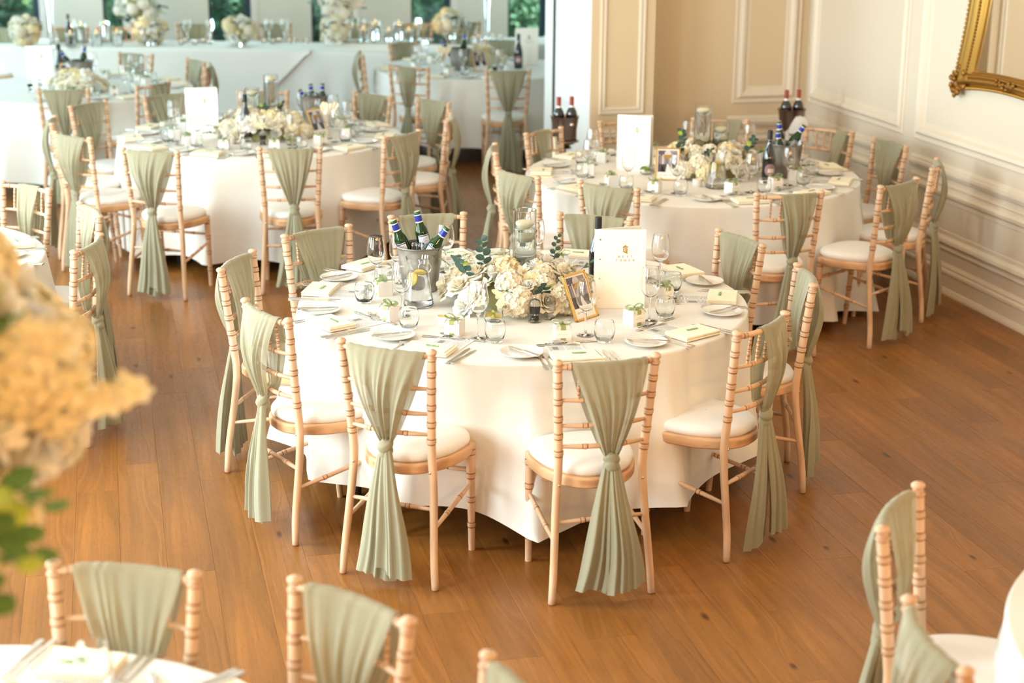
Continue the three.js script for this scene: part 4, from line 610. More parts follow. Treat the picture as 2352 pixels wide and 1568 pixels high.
// ---------------------------------------------------------------- place settings
const put = (p, label, x, y, z, turn = 0, group) => copy(p, label, x, y, z, turn, group);
const PLACE = {   // measured positions at the central table, by seat: plate, napkin, card, box, wine, tumbler
  5: { plate: [-0.799, -6.588], napkin: [-0.733, -6.381], card: [-0.622, -6.424], box: [-0.497, -6.474], wine: [-0.455, -6.53], tumbler: [-0.415, -6.344] },
  6: { plate: [-0.779, -7.149], napkin: [-0.835, -6.927], card: [-0.72, -6.886], box: [-0.558, -6.883], wine: [-0.60, -7.03], tumbler: [-0.63, -6.748] },
  7: { napkin: [-0.684, -7.385] },
  0: { plate: [-0.465, -6.21], napkin: [-0.318, -6.021], card: [-0.248, -6.12], box: [-0.228, -6.262], wine: [-0.134, -6.21], tumbler: [-0.066, -6.165] },
  1: { plate: [0.037, -5.985], napkin: [0.246, -5.935], card: [0.209, -6.06], box: [0.197, -6.20], wine: [0.292, -6.265], tumbler: [0.362, -6.176] },
  2: { plate: [0.524, -6.144], napkin: [0.717, -6.272], card: [0.616, -6.346], box: [0.496, -6.434], wine: [0.563, -6.489], tumbler: [0.632, -6.545] },
  3: { plate: [0.877, -6.606], napkin: [0.905, -6.843], card: [0.794, -6.832], box: [0.648, -6.821], wine: [0.658, -7.111], tumbler: [0.702, -6.972] },
  4: { plate: [0.86, -7.125], napkin: [0.78, -7.319] },
};
seed = 77;
function setting(tid, i, far) {
  const { c, r, w } = T[tid], [cx, cz, hd] = CH[tid][i], ang = Math.atan2(c[0] - cx, -(c[1] - cz)), rim = Math.hypot(c[0] - cx, c[1] - cz) - r, F = [sin(ang), -cos(ang)], G = [cos(ang), sin(ang)], turn = -ang;
  const pos = (f, s) => [cx + F[0] * (rim + f) + G[0] * s, cz + F[1] * (rim + f) + G[1] * s], o = tid === 'T1' ? PLACE[i] ?? {} : {}, j = (k) => rr(-k, k);
  const at = 'at ' + clockOf(cx - c[0], cz - c[1]) + ', ' + w, g = (n) => n + ' on ' + w;
  const P2 = (key, f, s) => o[key] ?? pos(f + j(0.012), s + j(0.012));
  const pl = P2('plate', 0.205, -0.22); put(P.plate, 'white china side plate ' + at, pl[0], TY, pl[1], 0, g('side plates'));
  const bt = turn + rr(-0.9, 0.9) + (tid === 'T1' ? [-0.6, 0.35, 0.9, 1.2, -1.0, -0.4, 1.1, 0, 0, 0][i] - 0 : 0);
  put(P.butter, 'butter knife on the side plate ' + at, pl[0] + 0.012 * sin(bt), TY + 0.0175, pl[1] + 0.012 * cos(bt), bt, g('butter knives'));
  const np = P2('napkin', 0.105, 0.0), nt = turn + (rnd() < 0.5 ? PI : 0) * 0 + j(0.12), cd = P2('card', 0.225, 0.0);
  put(P.card, 'newsprint card under napkin ' + at, cd[0], TY + 0.0005, cd[1], turn + j(0.15), g('menu cards'));
  put(P.napkin, 'folded cream napkin ' + at, np[0], TY + 0.0035, np[1], nt, g('cream napkins'));
  const bx = P2('box', 0.37, 0.01); put(P.box, 'white favour box with green bow ' + at, bx[0], TY, bx[1], (tid === 'T1' ? [-0.35, 0.12, 0.65, 0.9, 0, -0.8, -1.2, 0, 0, 0][i] : turn + j(0.5)), g('favour boxes'));
  const wi = P2('wine', 0.375, 0.125); put(P.wine, 'empty stemmed wine glass ' + at, wi[0], TY, wi[1], 0, g('wine glasses'));
  const tu = P2('tumbler', 0.32, 0.175); put(P.tumbler, 'rounded clear tumbler ' + at, tu[0], TY, tu[1], 0, g('tumblers'));
  if (far) return;
  const rel = (f, s) => [np[0] + F[0] * f + G[0] * s, np[1] + F[1] * f + G[1] * s];
  const nm = rel(0.01, 0.01); put(P.name, 'green place name on napkin ' + at, nm[0], TY + 0.0225, nm[1], nt + j(0.1), g('place names'));
  const cut = (p, n, f, s, t, dy = 0) => { const q = rel(f, s); put(p, n + ' ' + at, q[0], TY + dy, q[1], turn + t, g('cutlery')); };
  cut(P.fork, 'outer fork beside napkin', -0.0, -0.137, j(0.05)); cut(P.starterFork, 'inner fork beside napkin', 0.0, -0.113, j(0.05));
  cut(P.knife, 'inner knife beside napkin', -0.01, 0.128, j(0.05)); cut(P.starter, 'outer knife beside napkin', -0.015, 0.152, j(0.05));
  cut(P.spoon, 'dessert spoon above napkin', 0.215, 0.03, -PI / 2 + j(0.1) + PI, 0.003); cut(P.dessertFork, 'dessert fork above napkin', 0.19, -0.02, -PI / 2 + j(0.1), 0.0035);
}
for (const k of ['T1', 'T2', 'T3']) CH[k].forEach((q, i) => setting(k, i));
for (const k of ['T4', 'T7']) CH[k].forEach((q, i) => setting(k, i, true));
for (const i of [0, 1]) setting('T5', i); setting('T6', 1); setting('T6', 2);

// ---------------------------------------------------------------- flowers
function petalSheet(w, h, f, nu = 4, nv = 5) { return grid(nu, nv, (u, v) => f((u - 0.5) * 2 * w * sin(PI * (0.12 + 0.74 * v ** 0.8)) ** 0.7, v * h, u, v)); }
function roseGeo(s, sd, open = 1) {
  seed = sd; const G = [], N = 23;
  for (let i = 0; i < N; i++) {
    const k = i / (N - 1), a0 = i * 2.39996, R0 = lerp(0.0035, 0.024, k) * open, hh = lerp(0.036, 0.030, k), wd = lerp(0.010, 0.024, k), op = lerp(0.02, 0.62, k ** 1.3) * open;
    G.push(grid(4, 5, (u, v) => { const q = (u - 0.5) * 2 * wd * sin(PI * (0.16 + 0.66 * v)) ** 0.6, r = R0 * (0.5 + 0.5 * v ** 0.5) + hh * op * v * v * 0.7 + 0.007 * k * sm(0.75, 1, v) + 0.0012 * sin(7 * u + i), a = a0 + q / Math.max(0.006, r) * 0.9; return [r * cos(a), hh * v * (1 - 0.28 * op * v) - 0.006 * k * sm(0.8, 1, v) - lerp(0, 0.012, k), r * sin(a)]; }));
  }
  return merge(G).scale(s, s, s);
}
function hydrangeaGeo(s, sd, n = 62) {
  seed = sd; const G = [];
  for (let i = 0; i < n; i++) {
    const y = 1 - (i + 0.5) / n * 1.25, r = Math.sqrt(Math.max(0, 1 - y * y)), a = i * 2.39996, nrm = V(r * cos(a), y, r * sin(a)), q = new THREE.Quaternion().setFromUnitVectors(V(0, 1, 0), nrm), m = new THREE.Matrix4().compose(nrm.clone().multiplyScalar(0.052 * rr(0.9, 1.08)), q.multiply(new THREE.Quaternion().setFromAxisAngle(V(0, 1, 0), rr(0, 6))), V(1, 1, 1));
    for (let k = 0; k < 4; k++) { const L = rr(0.0115, 0.015); G.push(grid(2, 2, (u, v) => [(u - 0.5) * L * (0.55 + 0.9 * sin(PI * (0.15 + 0.75 * v))) * 0.8, 0.004 * v * v + 0.0035 * (2 * u - 1) ** 2, L * v]).rotateY(k * PI / 2 + rr(-0.15, 0.15)).applyMatrix4(m)); }
  }
  return merge(G).scale(s, s, s);
}
function orchidGeo(s, sd) { seed = sd; const G = []; for (let k = 0; k < 6; k++) { const L = rr(0.026, 0.034), c = rr(0.15, 0.6); G.push(grid(3, 4, (u, v) => [(u - 0.5) * 0.020 * sin(PI * (0.12 + 0.8 * v)), c * L * v * v + 0.003 * cos(3 * u), L * v]).rotateY(k * PI / 3 + rr(-0.2, 0.2))); } G.push(new THREE.SphereGeometry(0.005, 6, 5).translate(0, 0.005, 0)); return merge(G.map((g) => g)).scale(s, s, s); }
const BLOOM = { rose: [roseGeo(1.3, 1), roseGeo(1.15, 2, 0.8), roseGeo(1.45, 3, 1.15)], hydrangea: [hydrangeaGeo(1.1, 4, 84), hydrangeaGeo(0.9, 5, 66)], blossom: [orchidGeo(1, 6), orchidGeo(1.2, 7)] };
const leafGeo = grid(6, 6, (u, v) => { const a = (u - 0.5) * 2; return [a * 0.0155 * sin(PI * (0.06 + 0.9 * v)) ** 0.6, 0.0025 * a * a + 0.002 * sin(3 * v), 0.034 * v]; });
const UP = V(0, 1, 0);
function addBloom(par, kind, p, n, mat) {
  const gs = BLOOM[kind], o = mesh(kind === 'blossom' ? 'blossom' : kind, gs[Math.floor(rnd() * gs.length)], mat ?? [M.petal, M.petalWarm, M.petalWhite][kind === 'rose' ? (rnd() < 0.5 ? 2 : 0) : Math.floor(rnd() * 2)], par);
  o.position.copy(p); o.quaternion.setFromUnitVectors(UP, n.clone().normalize()).multiply(new THREE.Quaternion().setFromAxisAngle(UP, rr(0, 6.3))); return o;
}
function addSprig(par, p, dir, len, nl, mat = M.leaf, big = 1) {
  const side = V().crossVectors(dir, Math.abs(dir.y) > 0.85 ? V(0, 0, 1) : UP).normalize(), e = p.clone().addScaledVector(dir, len), m = p.clone().add(e).multiplyScalar(0.5).addScaledVector(UP, len * 0.06);
  const s = mesh('eucalyptus_stem', rod([p.toArray(), m.toArray(), e.toArray()], 0.0013, 5, 8), M.leafGreen, par);
  for (let k = 0; k < nl; k++) { const t = (k + 0.6) / nl, q = p.clone().lerp(m, Math.min(1, t * 2)).lerp(e, Math.max(0, t * 2 - 1)), o = mesh('leaf', leafGeo, rnd() < 0.12 ? M.leafLime : mat, s), sg = k % 2 ? 1 : -1, d = dir.clone().multiplyScalar(0.5).addScaledVector(side, sg).addScaledVector(UP, rr(-0.1, 0.5)).normalize(); o.position.copy(q); { const n = V().crossVectors(d, dir).multiplyScalar(-sg).addScaledVector(V(rr(-1, 1), rr(-0.2, 1), rr(-0.4, 1)), 0.35), x = V().crossVectors(n, d).normalize(); o.quaternion.setFromRotationMatrix(new THREE.Matrix4().makeBasis(x, V().crossVectors(d, x), d)); } o.scale.setScalar(big * lerp(1.15, 0.75, t)); }
}
function moundFlowers(t, rx, rz, hh, n, hole, sd) {
  mesh('foam_base', new THREE.SphereGeometry(1, 20, 10, 0, 2 * PI, 0, PI / 2).scale(rx * 0.62, hh * 0.6, rz * 0.62), M.foam, t); seed = sd;
  for (let i = 0; i < n; i++) {
    const k = (i + 0.5) / n, e = lerp(1.45, 0.28, k ** 1.05), a = i * 2.39996 + rr(-0.2, 0.2), x = cos(a) * sin(e) * rx, z = sin(a) * sin(e) * rz, y = cos(e) * hh + 0.018;
    if (hole.some((h) => Math.hypot(x - h[0], z - h[1]) < h[2])) continue;
    const u = rnd(), kind = u < 0.58 ? 'rose' : u < 0.86 ? 'hydrangea' : 'blossom', nrm = V(x / rx / rx, cos(e) / hh, z / rz / rz).normalize().addScaledVector(V(rr(-1, 1), rr(-0.3, 0.6), rr(-1, 1)), 0.28);
    addBloom(t, kind, V(x * 0.94, Math.max(kind === 'hydrangea' ? 0.05 : 0.03, y - (kind === 'hydrangea' ? 0.02 : 0.004)), z * 0.94), nrm);
  }
  for (let i = 0; i < 26; i++) { const a = rr(0, 6.3), e = rr(0.4, 1.35), p = V(cos(a) * sin(e) * rx * 0.96, cos(e) * hh + 0.03, sin(a) * sin(e) * rz * 0.96); if (hole.some((h) => Math.hypot(p.x - h[0], p.z - h[1]) < h[2] * 0.9)) continue; addBloom(t, 'blossom', p, V(cos(a), 0.8, sin(a))); }
}
function centrepiece(tid, x, z, rx, rz, hh, n, holes, sd, label) { const t = thing('floral_centrepiece', label, 'flowers', x, TY, z, 0); moundFlowers(t, rx, rz, hh, n, holes, sd); return t; }
// candles standing in the flowers: [x, z, height, water, float heights]
function candles(tid, list) { list.forEach(([x, z, h, w, fl, words]) => { const y = TY, k = P.cyl(h, w); put(k, words + ' glass candle cylinder in the flowers of ' + T[tid].w, x, y, z, 0); fl.forEach((f, i) => put(P.float, ['', 'upper ', 'lower '][fl.length > 1 ? i + 1 : 0] + 'cream floating candle in the ' + words + ' cylinder on ' + T[tid].w, x, y + f, z, i)); }); }
{
  let t = centrepiece('T1', 0.015, -6.80, 0.335, 0.33, 0.155, 62, [[0.035, 0.01, 0.075], [-0.075, -0.05, 0.075]], 101, 'low mound of cream roses, hydrangeas and eucalyptus on the central table'); candles('T1', [[0.05, -6.79, 0.40, 0.318, [0.338, 0.282], 'tall'], [-0.06, -6.85, 0.21, 0.155, [0.168], 'short']]);
  for (const [x, y, z, dx, dy, dz, L, nl, b] of [[-0.20, 0.13, 0.10, -0.25, 0.55, 0.5, 0.16, 9, 1.15], [-0.13, 0.15, 0.08, -0.1, 1, 0.25, 0.15, 8, 1.1], [0.10, 0.10, 0.27, 0.2, 0.5, 0.6, 0.09, 6, 1.1], [0.28, 0.12, -0.08, 0.8, 0.5, 0.1, 0.10, 6, 1], [0.16, 0.16, -0.03, 0.15, 1, -0.1, 0.12, 8, 0.7], [-0.02, 0.11, 0.29, -0.5, 0.2, 0.5, 0.07, 5, 0.8], [-0.28, 0.14, -0.05, -0.8, 0.5, 0.1, 0.09, 5, 0.8], [0.06, 0.16, -0.2, 0.1, 0.9, -0.2, 0.10, 6, 0.9], [0.27, 0.08, 0.17, 0.7, 0.2, 0.5, 0.07, 4, 0.9]]) addSprig(t, V(x, y, z), V(dx, dy, dz).normalize(), L, nl, M.leaf, b);
  t = centrepiece('T2', 1.185, -9.86, 0.325, 0.30, 0.16, 58, [[-0.045, 0.01, 0.075], [0.07, 0.0, 0.07]], 202, 'low mound of cream roses and hydrangeas on the mirror-wall table'); candles('T2', [[1.14, -9.85, 0.415, 0.365, [0.385], 'tall'], [1.252, -9.86, 0.315, 0.255, [0.27], 'medium']]);
  for (const [x, y, z, dx, dy, dz] of [[0.28, 0.13, 0.05, 0.8, 0.5, 0.2], [0.22, 0.15, 0.1, 0.3, 0.8, 0.3], [-0.15, 0.16, -0.02, -0.2, 1, 0.1], [-0.2, 0.14, 0.12, 0.1, 0.6, 0.6], [-0.05, 0.13, 0.2, 0.2, 0.5, 0.6], [0.27, 0.06, 0.18, 0.6, 0.3, 0.5]]) addSprig(t, V(x, y, z), V(dx, dy, dz).normalize(), 0.11, 7);
  t = centrepiece('T3', -1.715, -11.13, 0.325, 0.31, 0.165, 58, [[0.06, -0.06, 0.075], [-0.065, -0.065, 0.07]], 303, 'low mound of white hydrangeas and roses on the mid-left table'); candles('T3', [[-1.655, -11.2, 0.415, 0.365, [0.385], 'tall'], [-1.785, -11.2, 0.325, 0.275, [0.29], 'medium']]);
  for (const [x, y, z, dx, dy, dz] of [[-0.28, 0.08, 0.1, -0.7, 0.2, 0.5], [-0.3, 0.05, 0.16, -0.5, 0.1, 0.7], [0.02, 0.16, 0.06, 0.1, 0.6, 0.5], [0.1, 0.15, 0.0, 0.4, 0.8, 0.3]]) addSprig(t, V(x, y, z), V(dx, dy, dz).normalize(), 0.11, 7);
}
// tall glass trumpets with flower balls
function trumpet(x, y, z, h, label) { const t = thing('trumpet_vase', label, 'vase', x, y, z); mesh('glass', lathe([[0.0005, 0], [0.075, 0], [0.078, 0.006], [0.03, 0.02], [0.022, 0.05], [0.024, h * 0.4], [0.045, h * 0.8], [0.085, h], [0.082, h], [0.042, h * 0.8], [0.021, h * 0.4], [0.019, 0.06], [0.0005, 0.05]], 32), M.glass, t); return t; }
function ballFlowers(name, label, x, y, z, rx, ry, rz, n, sd, foamOn = true, big = 1) {
  const t = thing(name, label, 'flowers', x, y, z); if (foamOn) mesh('foam_base', new THREE.SphereGeometry(1, 16, 12).scale(rx * 0.74, ry * 0.74, rz * 0.74), M.foam, t); seed = sd;
  for (let i = 0; i < n; i++) { const yy = 1 - (i + 0.5) / n * 2, r = Math.sqrt(1 - yy * yy), a = i * 2.39996, nn = V(r * cos(a), yy, r * sin(a)), u = rnd(); addBloom(t, u < 0.35 ? 'rose' : u < 0.75 ? 'hydrangea' : 'blossom', V(nn.x * rx * 0.92, nn.y * ry * 0.92, nn.z * rz * 0.92), V(nn.x / rx, nn.y / ry, nn.z / rz).normalize()).scale.setScalar(big); }
  for (let i = 0; i < n / (big > 1 ? 7 : 3); i++) { const a = rr(0, 6.3), e = rr(0.2, 2.6), d = V(cos(a) * sin(e), cos(e), sin(a) * sin(e)); addSprig(t, V(d.x * rx * 0.85, d.y * ry * 0.85, d.z * rz * 0.85), d, 0.10, 5, rnd() < 0.5 ? M.leaf : M.leafGreen, 1.2); }
  return t;
}
{
  trumpet(-1.17, TY, -2.60, 0.72, 'tall clear trumpet vase on the cropped nearest table');
  const t = ballFlowers('flower_ball', 'large blurred ball of cream flowers hanging close to the camera', -1.17, 1.685, -2.60, 0.43, 0.29, 0.43, 120, 404, true, 1.5); for (let i = 0; i < 26; i++) { const a = rr(-1.2, 1.6), e = rr(0.5, 2.4), d = V(cos(a - 0.4) * sin(e), cos(e), sin(a + 0.4) * sin(e)); addSprig(t, V(d.x * 0.40, d.y * 0.27, d.z * 0.40), d, 0.10, 5, rnd() < 0.6 ? M.leafGreen : M.leafLime, 1.5); }
  for (const [x, y, z, L] of [[0.42, 0.03, 0.05, 0.14], [0.40, 0.13, 0.1, 0.06]]) { addSprig(t, V(x - 0.03, y, z), V(1, 0.12, 0).normalize(), L, 3, M.leafLime, 0.6); for (let k = 0; k < 7; k++) addBloom(t, 'blossom', V(x + L * k / 6, y + rr(-0.015, 0.02), z + rr(-0.01, 0.01)), V(rr(-0.3, 0.3), 0.6, 1), M.petalWarm); }
  trumpet(-0.29, TY, -17.70, 0.75, 'slim clear trumpet vase at the window end of the top table'); ballFlowers('flower_ball', 'white flower ball on the slim trumpet vase, above view', -0.29, 1.70, -17.70, 0.34, 0.25, 0.34, 46, 505);
  trumpet(-4.673, TY, -16.75, 0.75, 'slim clear trumpet vase near the far left corner of the top table'); ballFlowers('flower_ball', 'white flower ball on the corner trumpet vase, above view', -4.673, 1.70, -16.75, 0.34, 0.25, 0.34, 46, 606);
  for (const [x, z, rx, y, ry, w, sd] of [[-4.13, -18.25, 0.27, 1.35, 0.62, 'on the left side of the lit window', 11], [-1.95, -18.45, 0.26, 1.40, 0.62, 'before the window behind the boxed posy', 12]]) {
    const t = ballFlowers('flower_pedestal', 'tall pedestal arrangement of white blooms ' + w, x, 0, z, 0.001, 0.001, 0.001, 0, sd, false); mesh('pedestal', lathe([[0.0005, 0], [0.16, 0], [0.16, 0.02], [0.03, 0.05], [0.03, y - ry * 0.5], [0.0005, y - ry * 0.5]], 24), M.whiteTrim, t); seed = sd;
    mesh('foam_base', new THREE.SphereGeometry(1, 14, 10).scale(rx * 0.7, ry * 0.75, rx * 0.7).translate(0, y, 0), M.foam, t);
    for (let i = 0; i < 90; i++) { const yy = 1 - (i + 0.5) / 45, yv = (i + 0.5) / 90 * 2 - 1, r = Math.sqrt(1 - yv * yv), a = i * 2.39996, u = rnd(); addBloom(t, u < 0.45 ? 'rose' : u < 0.7 ? 'hydrangea' : 'blossom', V(r * cos(a) * rx * 0.92, y + yv * ry * 0.92, r * sin(a) * rx * 0.92), V(r * cos(a), yv * 0.6, r * sin(a)), M.petalWhite).scale.setScalar(1.25); }
    for (let i = 0; i < 34; i++) { const a = rr(0, 6.3), yv = rr(-0.9, 0.9), r = Math.sqrt(1 - yv * yv), d = V(r * cos(a), yv * 0.3, r * sin(a)).normalize(); addSprig(t, V(r * cos(a) * rx * 0.85, y + yv * ry * 0.9, r * sin(a) * rx * 0.85), d, 0.13, 6, rnd() < 0.6 ? M.leaf : M.leafGreen, 1.7); }
  }
  // posies on the top table, each in a small holder
  const posy = (x, z, r, words, sd, boxed) => { const t = thing('flower_posy', words, 'flowers', x, TY, z); mesh('holder', boxed ? rbox(0.17, 0.10, 0.17, 0.004, 0, 0.05, 0) : lathe([[0.0005, 0], [0.05, 0], [0.06, 0.004], [0.07, 0.09], [0.067, 0.09], [0.0005, 0.07]], 24), boxed ? M.whiteTrim : M.glassTint, t); mesh('foam_base', new THREE.SphereGeometry(r * 0.72, 14, 10).translate(0, r * 0.85 + 0.03, 0), M.foam, t); seed = sd; for (let i = 0; i < 34; i++) { const yy = 1 - (i + 0.5) / 34 * 1.75, q = Math.sqrt(Math.max(0, 1 - yy * yy)), a = i * 2.39996, n = V(q * cos(a), yy, q * sin(a)), u = rnd(); addBloom(t, u < 0.5 ? 'rose' : u < 0.8 ? 'hydrangea' : 'blossom', n.clone().multiplyScalar(r * 0.92).add(V(0, r * 0.85 + 0.03, 0)), n); } for (let i = 0; i < 9; i++) { const a = rr(0, 6.3), d = V(cos(a), rr(-0.2, 0.8), sin(a)).normalize(); addSprig(t, d.clone().multiplyScalar(r * 0.8).add(V(0, r * 0.85 + 0.03, 0)), d, 0.07, 5, M.leaf, 1.2); } };
  posy(-2.80, -16.93, 0.145, 'round white posy on the top table before the blue window', 41); posy(-1.87, -17.15, 0.125, 'boxed posy of white roses beside the slanting cloth overlay', 42, true); posy(-3.72, -16.97, 0.135, 'round white posy beside the pedestal flowers', 43); posy(-0.69, -17.85, 0.14, 'loose cream posy near the slim glass vase', 44); posy(-4.95, -16.78, 0.14, 'round cream posy at the far left end of the top table', 45);
}

// ---------------------------------------------------------------- things in the middle of the tables
function bucketOf(tid, x, z, turn, bottles, smalls) {
  const w = T[tid].w; put(P.bucket, 'galvanised ice bucket with ring handles on ' + w, x, TY, z, turn, 'ice buckets');
  bottles.forEach(([dx, dz, lean, dir, words, up, rot]) => { const o = put(P.beer, 'green beer bottle ' + words + ' in the ice bucket on ' + w, x + dx, TY + up, z + dz, 0, 'beer bottles on ' + w); o.rotation.order = 'YXZ'; o.rotation.set(lean, dir, 0); o.rotateY(rot ?? 0); });
  smalls.forEach(([dx, dz, words]) => put(P.small, 'small clear mixer bottle ' + words + ' in the ice bucket on ' + w, x + dx, TY + 0.06, z + dz, dx * 9, 'mixer bottles'));
  const ice = mesh('ice_cubes', merge(Array.from({ length: 34 }, (_, i) => { seed = i * 7 + 3; rnd(); return rbox(0.026, 0.024, 0.026, 0.005).rotateX(rr(0, 3)).rotateY(rr(0, 3)).translate(0.062 * Math.sqrt((i + 0.5) / 34) * cos(i * 2.4), 0.075 + rr(0, 0.03), 0.062 * Math.sqrt((i + 0.5) / 34) * sin(i * 2.4)); })), M.glassTint); ice.position.set(x, TY, z); tag(ice, 'ice cubes filling the bucket on ' + w, 'ice'); ice.userData.kind = 'stuff';
}
const menuAt = (tid, x0, z0, x1, z1, extra = '') => put(P.menu, 'tall cream menu folder with gold tower emblem standing on ' + T[tid].w, x0, TY, z0, -Math.atan2(z1 - z0, x1 - x0), 'menu folders');
const frameAt = (tid, x0, z0, x1, z1) => put(P.frame, 'gold photo frame with black and white picture on ' + T[tid].w, (x0 + x1) / 2, TY, (z0 + z1) / 2, -Math.atan2(z1 - z0, x1 - x0), 'photo frames');
const millsAt = (tid, x, z) => { put(P.pepper, 'clear pepper mill on ' + T[tid].w, x, TY, z, 0, 'mills'); put(P.salt, 'clear salt mill on ' + T[tid].w, x + 0.065, TY, z - 0.05, 0, 'mills'); };
const jugAt = (tid, x, z) => put(P.jug, 'glass jug of water with lemon slices on ' + T[tid].w, x, TY, z, 0.5, 'water jugs');
const wineAt = (tid, x, z, t = 0) => put(P.bottle, 'dark wine bottle with round label on ' + T[tid].w, x, TY, z, t, 'wine bottles');
// central table
bucketOf('T1', -0.405, -6.98, 0.25, [[-0.037, -0.015, 0.36, -PI / 2 + 0.15, 'leaning over the jug side', 0.0975, 1.2], [0.035, -0.035, 0.22, -PI / 2 - 0.1, 'standing tallest', 0.1215, 1.9], [-0.006, 0.035, 0.62, PI / 2 - 0.1, 'leaning towards the flowers', 0.107, -1.5]], [[-0.02, 0.055, 'nearer the jug'], [0.01, 0.066, 'nearer the flowers']]);
jugAt('T1', -0.397, -6.705); menuAt('T1', 0.344, -6.682, 0.56, -6.688); wineAt('T1', 0.376, -7.06, 0.4); frameAt('T1', 0.262, -6.455, 0.357, -6.565); millsAt('T1', 0.092, -6.462);
put(P.lemonGlass, 'small glass of lemon and lime slices on the central table', -0.077, TY, -6.43, 0.3); put(P.tub, 'white tub candle with yellow wax behind a favour box on the central table', -0.275, TY, -6.385);
// table by the mirror wall
bucketOf('T2', 1.640, -9.79, 0.15, [[-0.033, 0.03, 0.12, -PI / 2, 'nearest the wine bottle', 0.06, 1], [-0.022, -0.035, 0.10, -PI / 2, 'at the back', 0.104, 2], [-0.016, 0.0, 0.55, PI / 2 - 0.1, 'leaning to the mirror wall', 0.121, -1]], [[0.015, 0.055, 'in front'], [0.05, 0.03, 'behind the ring handle']]);
jugAt('T2', 1.183, -9.41); menuAt('T2', 0.636, -9.97, 0.822, -9.88); wineAt('T2', 1.505, -9.565, 0.15); frameAt('T2', 0.845, -9.63, 0.985, -9.617);
put(P.limeGlass, 'small glass of lime slices on the mirror-wall table', 0.803, TY, -9.82); put(P.tub, 'white tub candle on the mirror-wall table', 1.075, TY, -9.44); millsAt('T2', 0.72, -10.12);
// table before the long top table
bucketOf('T3', -1.435, -11.78, 0.4, [[0.02, 0.03, 0.55, -PI / 2, 'leaning over the rim', 0.05, 1], [0.0, -0.035, 0.12, -PI / 2, 'in the middle', 0.055, 2], [0.058, 0.0, 0.03, PI / 2, 'standing upright', 0.06, -1]], [[0.015, 0.06, 'in front'], [-0.03, 0.05, 'behind']]);
menuAt('T3', -2.211, -11.047, -2.0, -11.06); wineAt('T3', -1.797, -10.955, 0.1); frameAt('T3', -1.352, -11.105, -1.268, -11.215); millsAt('T3', -1.66, -10.80);
put(P.limeGlass, 'small glass of lime slices on the mid-left table', -1.47, TY, -10.80); jugAt('T3', -1.40, -11.45); put(P.tub, 'white tub candle on the mid-left table', -1.88, TY, -10.82);
{ // napkins stuck upright in wine glasses
  const fan = (x, z, words) => { const o = thing('fanned_napkin', words, 'napkin', x, TY, z); mesh('napkin', grid(30, 12, (u, v) => { const a = (u - 0.5) * 1.5, f = 0.012 * sin(u * 34) * v; return [(0.012 + 0.085 * v) * sin(a) + 0.02 * v, 0.105 + 0.15 * v * cos(a * 0.8) + 0.01 * sin(9 * u), (0.02 + 0.03 * v) * cos(a) + f]; }), M.napkinTwo, o); return o; };
  M.napkinTwo = M.napkin.clone(); M.napkinTwo.side = THREE.DoubleSide;
  put(P.wine, 'wine glass holding an upright cream napkin beside the tilted frame', -1.262, TY, -11.09); fan(-1.262, -11.09, 'cream napkin fanned upright in a wine glass beside the tilted photo frame');
  put(P.wine, 'wine glass holding an upright napkin at the far pillar table', -0.64, TY, -14.70); fan(-0.64, -14.70, 'cream napkin fanned upright in a wine glass at the far pillar table');
}
// round table at the far windows, far round table beside the pillar
bucketOf('T4', -3.625, -13.82, 0.2, [[0.0, 0.0, 0.18, PI / 2, 'standing up', 0.10, 0], [-0.05, 0.02, 0.5, -PI / 2, 'leaning out', 0.085, 1]], []); menuAt('T4', -4.02, -13.60, -3.815, -13.615); frameAt('T4', -3.785, -13.71, -3.65, -13.725); wineAt('T4', -3.86, -14.02); millsAt('T4', -3.93, -13.36);
bucketOf('T7', -0.493, -15.0, 0.2, [[-0.045, 0.0, 0.6, -PI / 2, 'leaning out', 0.085, 0], [0.03, 0.0, 0.05, PI / 2, 'standing up', 0.105, 1]], []); menuAt('T7', 0.012, -15.44, 0.222, -15.455); frameAt('T7', -0.357, -14.885, -0.222, -14.95); wineAt('T7', 0.04, -15.17); millsAt('T7', -0.17, -14.72);
{ // flowers on the two far tables
  centrepiece('T4', -3.55, -13.35, 0.24, 0.20, 0.13, 30, [[9, 9, 0]], 909, 'low white flower mound on the far-left round table');
  centrepiece('T7', -0.30, -15.42, 0.20, 0.18, 0.13, 26, [[9, 9, 0]], 808, 'low white flower mound on the far pillar table');
}
// long top table: cylinder groups with lit floating candles, tealights, glasses, bottles
[[-1.587, -17.47, 0.19], [-1.47, -17.6, 0.25], [-1.323, -17.49, 0.18], [-1.23, -17.66, 0.24], [-1.112, -17.49, 0.185], [-4.451, -17.056, 0.25], [-4.47, -16.70, 0.20], [-4.221, -16.75, 0.20], [-4.215, -17.10, 0.27], [-4.02, -16.78, 0.21]].forEach(([x, z, h], i) => {
  const w = i < 5 ? ['first', 'second', 'third', 'fourth', 'fifth'][i] + ' from the boxed posy' : ['first', 'second', 'third', 'fourth', 'fifth'][i - 5] + ' before the pedestal flowers', y = TY; const hh = h - 0.05;
  put(P.cyl(hh, hh - 0.04, 0.048), 'clear candle cylinder on the top table, ' + w, x, y, z, 0, 'candle cylinders on the top table'); put(P.lit, 'lit floating candle on the top table, ' + w, x, y + hh - 0.028, z, 0, 'lit floating candles');
  const l = new THREE.PointLight(new THREE.Color(1, 0.62, 0.28), 0.25); l.name = 'candle_flame_light'; l.position.set(x, y + hh + 0.012, z); scene.add(l);
});
